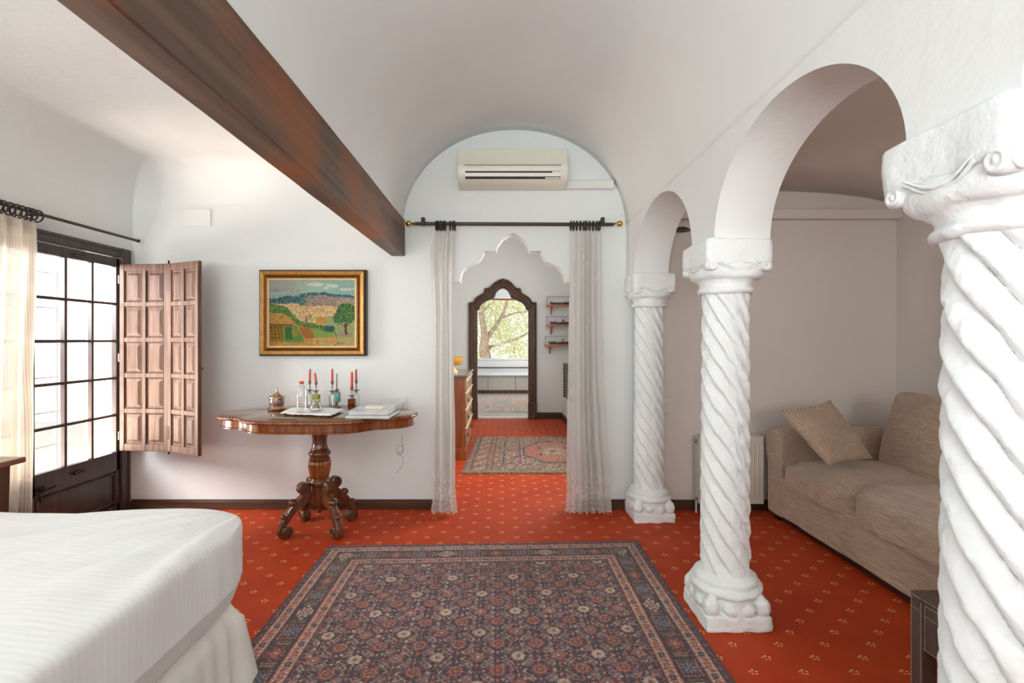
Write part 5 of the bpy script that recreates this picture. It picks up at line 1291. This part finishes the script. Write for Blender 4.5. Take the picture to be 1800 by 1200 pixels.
for k in range(200): 
    s = k/200*4; i = int(s); f = s-i
    c_ = [(-hx, hy), (hx, hy), (hx, -hy), (-hx, -hy)]; a, b = c_[i], c_[(i+1) % 4]; path.append((cxm+a[0]+(b[0]-a[0])*f, cym+a[1]+(b[1]-a[1])*f, i, f))
def skf(u, v):
    k = u*200; i0 = int(k) % 200; i1 = (i0+1) % 200; f = k-int(k)
    x = path[i0][0]+(path[i1][0]-path[i0][0])*f; y = path[i0][1]+(path[i1][1]-path[i0][1])*f
    dx, dy = x-cxm, y-cym; ox = 1 if abs(dx) > hx-.004 else 0; oy = 1 if abs(dy) > hy-.004 else 0
    cd = math.hypot(hx-abs(dx), hy-abs(dy)); fl = (1-v)*(.012+.03*math.exp(-cd/.08))+(.018*(1-.6*v)*math.sin(cd*75)*math.exp(-cd/.28))+.006*math.sin(cd*22+2)*(1-v)
    fl -= .04*max(0, (v-.75)/.25)
    return Vector((x+math.copysign(1, dx)*fl*ox, y+math.copysign(1, dy)*fl*oy, .018+.32*v))
mb.surf(skf, 400, 12); mb.build('bed_skirt', M['skirt'], bd, angle=80)
MB().box(-2.67, -1.03, -.02, 1.78, .02, .31).build('bed_base', M['skirt'], bd)

# ------------------------------------------------------------------ desk at the left edge
ds = thing('writing_desk', 'brown wooden desk corner at the left edge in front of net curtain', 'desk', (-2.5, 1.9, 0))
MB().box(-2.66, -2.235, 1.925, 2.275, .725, .752).build('desk_top', M['desk'], ds, bevel=.006)
for x, y in ((-2.31, 2.215), (-2.61, 2.215), (-2.31, 1.975), (-2.61, 1.975)): MB().add([(x+sx*.030*k, y+sy*.030*k, z) for z, k in ((0, .62), (.725, 1)) for sx, sy in ((-1, -1), (1, -1), (1, 1), (-1, 1))], [(3, 2, 1, 0), (4, 5, 6, 7)]+[(k, (k+1) % 4, 4+(k+1) % 4, 4+k) for k in range(4)]).build('leg', M['desk_leg'], ds, bevel=.003)
MB().box(-2.335, -2.30, 2.0, 2.185, .62, .725).box(-2.58, -2.34, 2.205, 2.225, .62, .725).build('apron', M['desk_leg'], ds, bevel=.003)

# ------------------------------------------------------------------ hall: chest of drawers, bowl, shelves, ship models, cabinet
ch = thing('chest_of_drawers', 'tall wooden chest of drawers on the left side of the hall', 'chest of drawers', (-.65, 5.8, 0))
cx0, cx1, cy0, cy1 = -.90, -.40, 5.24, 6.30
MB().box(cx0, cx1, cy0, cy1, .09, .87).build('carcass', M['chest'], ch, bevel=.004)
MB().box(cx0, cx1+.012, cy0-.012, cy1+.01, 0, .10).box(cx0, cx1+.006, cy0-.006, cy1+.01, .10, .12).build('plinth', M['chest'], ch, bevel=.005)
MB().box(cx0-.0, cx1+.03, cy0-.03, cy1+.02, .895, .92).box(cx0, cx1+.014, cy0-.014, cy1+.01, .865, .896).build('top', M['chest_top'], ch, bevel=.006)
zz = [.13, .34, .54, .72, .86]
for k in range(4):
    d_ = MB().box(cx1, cx1+.012, cy0+.03, cy1-.03, zz[k]+.008, zz[k+1]-.008).build('drawer', M['chest_front'], ch, bevel=.003)
    MB().box(cx1, cx1+.024, cy0+.015, cy1-.015, zz[k+1]-.012, zz[k+1]+.004).build('drawer_lit_moulding', M['cream'], d_, bevel=.004)  # cream colour paints the light caught on the drawer edges
    for yy in (cy0+.25, cy1-.25):
        if k < 3: MB().torus((cx1+.022, yy, (zz[k]+zz[k+1])/2-.008), .022, .005, 'x', 12, 5, PI, 2*PI).box(cx1+.010, cx1+.016, yy-.03, yy+.03, (zz[k]+zz[k+1])/2-.006, (zz[k]+zz[k+1])/2+.018).build('handle', M['iron'], d_)
    if k == 3: MB().lathe([(.012, 0), (.012, .004)], (cx1+.012, (cy0+cy1)/2, .79), 10, axis='x').build('keyhole', M['iron'], d_)
c = (at(797, 5.55), 5.55, .92)
bw = thing('footed_bowl', 'yellow ceramic footed bowl standing on the chest of drawers', 'bowl', c)
MB().lathe([(.050, 0), (.055, .006), (.040, .03), (.018, .05), (.014, .07), (.02, .085)], c, 28).build('pedestal_foot', M['cream'], bw)
MB().lathe([(.018, .085), (.06, .092), (.09, .11), (.112, .15), (.116, .175), (.110, .175), (.084, .115), (.05, .10), (0, .096)], c, 32).build('bowl_cup', M['bowl'], bw)
for i, (py, px0, lab) in enumerate(((537, 961, 'topmost'), (572, 961, 'middle'), (607, 958.5, 'lowest'))):
    z = 1.3-(py-597)*7.85/850; x0 = at(px0, 7.85)
    s = thing('wall_shelf', f'{lab} of three small wooden bracket shelves on the hall back wall', 'shelf', (.85, 7.9, z), 'bracket shelves in the hall')
    MB().box(x0, 1.15, 7.80, 8.0, z-.012, z+.012).build('shelf_board', M['shelfwood'], s, bevel=.004)
    MB().prism([(8.0, z-.012), (7.84, z-.012), (7.85, z-.035), (7.95, z-.06), (7.965, z-.13), (8.0, z-.14)], lambda p: (x0+.075, p[0], p[1]), lambda p: (x0+.098, p[0], p[1])).build('bracket', M['shelfwood'], s)
    cs = thing('display_case', f'clear display case standing on the {lab} hall shelf', 'display case', (.85, 7.9, z+.012), 'display cases on the hall shelves')
    xa, xb, ya, yb, za, zb_ = x0+.01, 1.13, 7.815, 7.985, z+.012, z+.012+(.135, .135, .14)[i]
    MB().box(xa, xb, ya, yb, zb_-.003, zb_).box(xa, xa+.003, ya, yb, za, zb_).box(xa, xb, ya, ya+.003, za, zb_).build('acrylic_cover', M['acrylic'], cs, smooth=False)
    mb = MB()
    for p, q_ in (((xa, ya, zb_), (xb, ya, zb_)), ((xa, ya, za), (xa, ya, zb_)), ((xa, yb, zb_), (xb, yb, zb_)), ((xa, yb, za), (xa, yb, zb_)), ((xa, ya, zb_), (xa, yb, zb_))): mb.tube([p, q_], .0018, 4)
    mb.build('case_edge', M['grey'], cs)
    sp = thing('model_ship', f'grey-brown model warship inside the {lab} display case', 'model ship', (.85, 7.9, z+.02), 'model ships in the display cases')
    L0, L1 = x0+.05, 1.10; yc = 7.9; vs = []; N = 14
    for k in range(N+1):
        t_ = k/N; x = L0+(L1-L0)*t_; bw_ = .022*min(1, (t_+.02)*3.2)**.6; dk = z+.052-.010*math.sin(t_*PI)+(.006 if t_ < .08 else 0)
        dk += .012; vs += [(x+(.02 if k == 0 else 0), yc, z+.018), (x, yc-bw_, dk), (x, yc+bw_, dk)]
    mb = MB().add(vs, [(3*k+a, 3*k+(a+1) % 3, 3*k+3+(a+1) % 3, 3*k+3+a) for k in range(N) for a in range(3)]+[(0, 1, 2), (3*N+2, 3*N+1, 3*N)])
    mb.build('hull', M['shipgrey'], sp, angle=40)
    mb = MB(); Lh = L1-L0
    mb.box(L0+Lh*.55, L0+Lh*.82, yc-.012, yc+.012, z+.042, z+.062).box(L0+Lh*.66, L0+Lh*.76, yc-.008, yc+.008, z+.07, z+.098).tube([(L0+Lh*.70, yc, z+.09), (L0+Lh*.70, yc, z+.118)], .0025, 5)
    if i: mb.box(L0+Lh*.25, L0+Lh*.34, yc-.008, yc+.008, z+.050, z+.072).tube([(L0+Lh*.25, yc, z+.066), (L0+Lh*.14, yc, z+.070)], .003, 5)
    mb.build('superstructure', M['shipgrey'] if i else M['conduit'], sp)
cb = thing('wall_cabinet', 'dark carved wooden cabinet edge fixed on the right hall wall below shelves', 'cabinet', (.98, 6.8, .75))
xa = .925; ya, yb = 6.75, 7.2
MB().box(xa, 1.0, 6.1, 7.15, 1.3-100*7.2/850, 1.3-44*7.2/850).build('cabinet_body', M['black'], cb, bevel=.01)
mb = MB()
for k in range(12): mb.blob((xa-.004, 7.15, 1.3-100*7.2/850+.02+k*.04), (.012, .012, .018), 4, 2)
mb.build('carved_edge', M['black'], cb)
MB().box(xa-.02, 1.0, 6.08, 7.18, 1.3-44*7.2/850, 1.3-41*7.2/850).build('cornice', M['black'], cb, bevel=.008)

# ------------------------------------------------------------------ outside the bathroom window
tr = thing('tree', 'tall pale-barked tree with arching branches outside the far window', 'tree', (P(858, 640, 15.5).x, 15.5, -1.5))
def pp(cx_, cy_, Y): return P(780+cx_/4.2875, 480+cy_/4.2875, Y)
TYY = 15.5; base = P(856, 640, TYY)
MB().tube([(base.x-.1, TYY, -1.5), (base.x, TYY, .5), pp(300, 560, TYY), pp(312, 490, TYY), pp(298, 400, TYY), pp(282, 300, TYY), pp(300, 180, TYY), pp(330, 60, TYY)], [.24, .20, .16, .13, .10, .09, .08, .06], 12).build('trunk', M['bark'], tr)
for pts, r in (([(308, 540), (345, 460), (395, 395), (432, 335), (460, 270), (485, 190), (500, 90)], .085), ([(425, 345), (480, 318), (540, 300), (620, 288), (720, 250)], .045), ([(305, 575), (345, 555), (410, 540), (500, 512), (560, 490), (640, 445), (760, 400)], .06),
               ([(320, 600), (350, 570), (380, 540)], .03), ([(380, 400), (410, 440), (430, 500)], .018), ([(340, 250), (380, 300), (400, 390)], .018), ([(500, 515), (530, 560), (530, 620)], .02), ([(520, 240), (580, 300), (620, 340)], .015), ([(284, 300), (340, 240), (400, 200)], .03)):
    P3 = [pp(a, b, TYY+.15*math.sin(i*1.3)) for i, (a, b) in enumerate(pts)]; n = len(P3)
    MB().tube(P3, [r*0.95*(1-.55*i/(n-1)) for i in range(n)], 8).build('branch', M['bark'], tr)
mb = MB(); rs = random.Random(5)
cl = [(rs.uniform(-3.2, 3.6), rs.uniform(15.2, 18.8), rs.uniform(-.6, 4.2)) for _ in range(560)]
for (a, b, c_) in cl:
    for _ in range(85):
        p = Vector((a+rs.gauss(0, .25), b+rs.gauss(0, .3), c_+rs.gauss(0, .28))); d = Vector((rs.gauss(0, 1), rs.gauss(0, 1), rs.gauss(0, 1)-.4)).normalized(); e_ = d.cross(Vector((rs.gauss(0, 1), rs.gauss(0, 1), rs.gauss(0, 1)))).normalized()
        l_ = rs.uniform(.08, .14); w_ = .019
        mb.add([p, p+d*l_*.5+e_*w_, p+d*l_, p+d*l_*.5-e_*w_], [(0, 1, 2, 3)])
o = mb.build('foliage', M['leaf'], tr, smooth=False); o['kind'] = 'stuff'
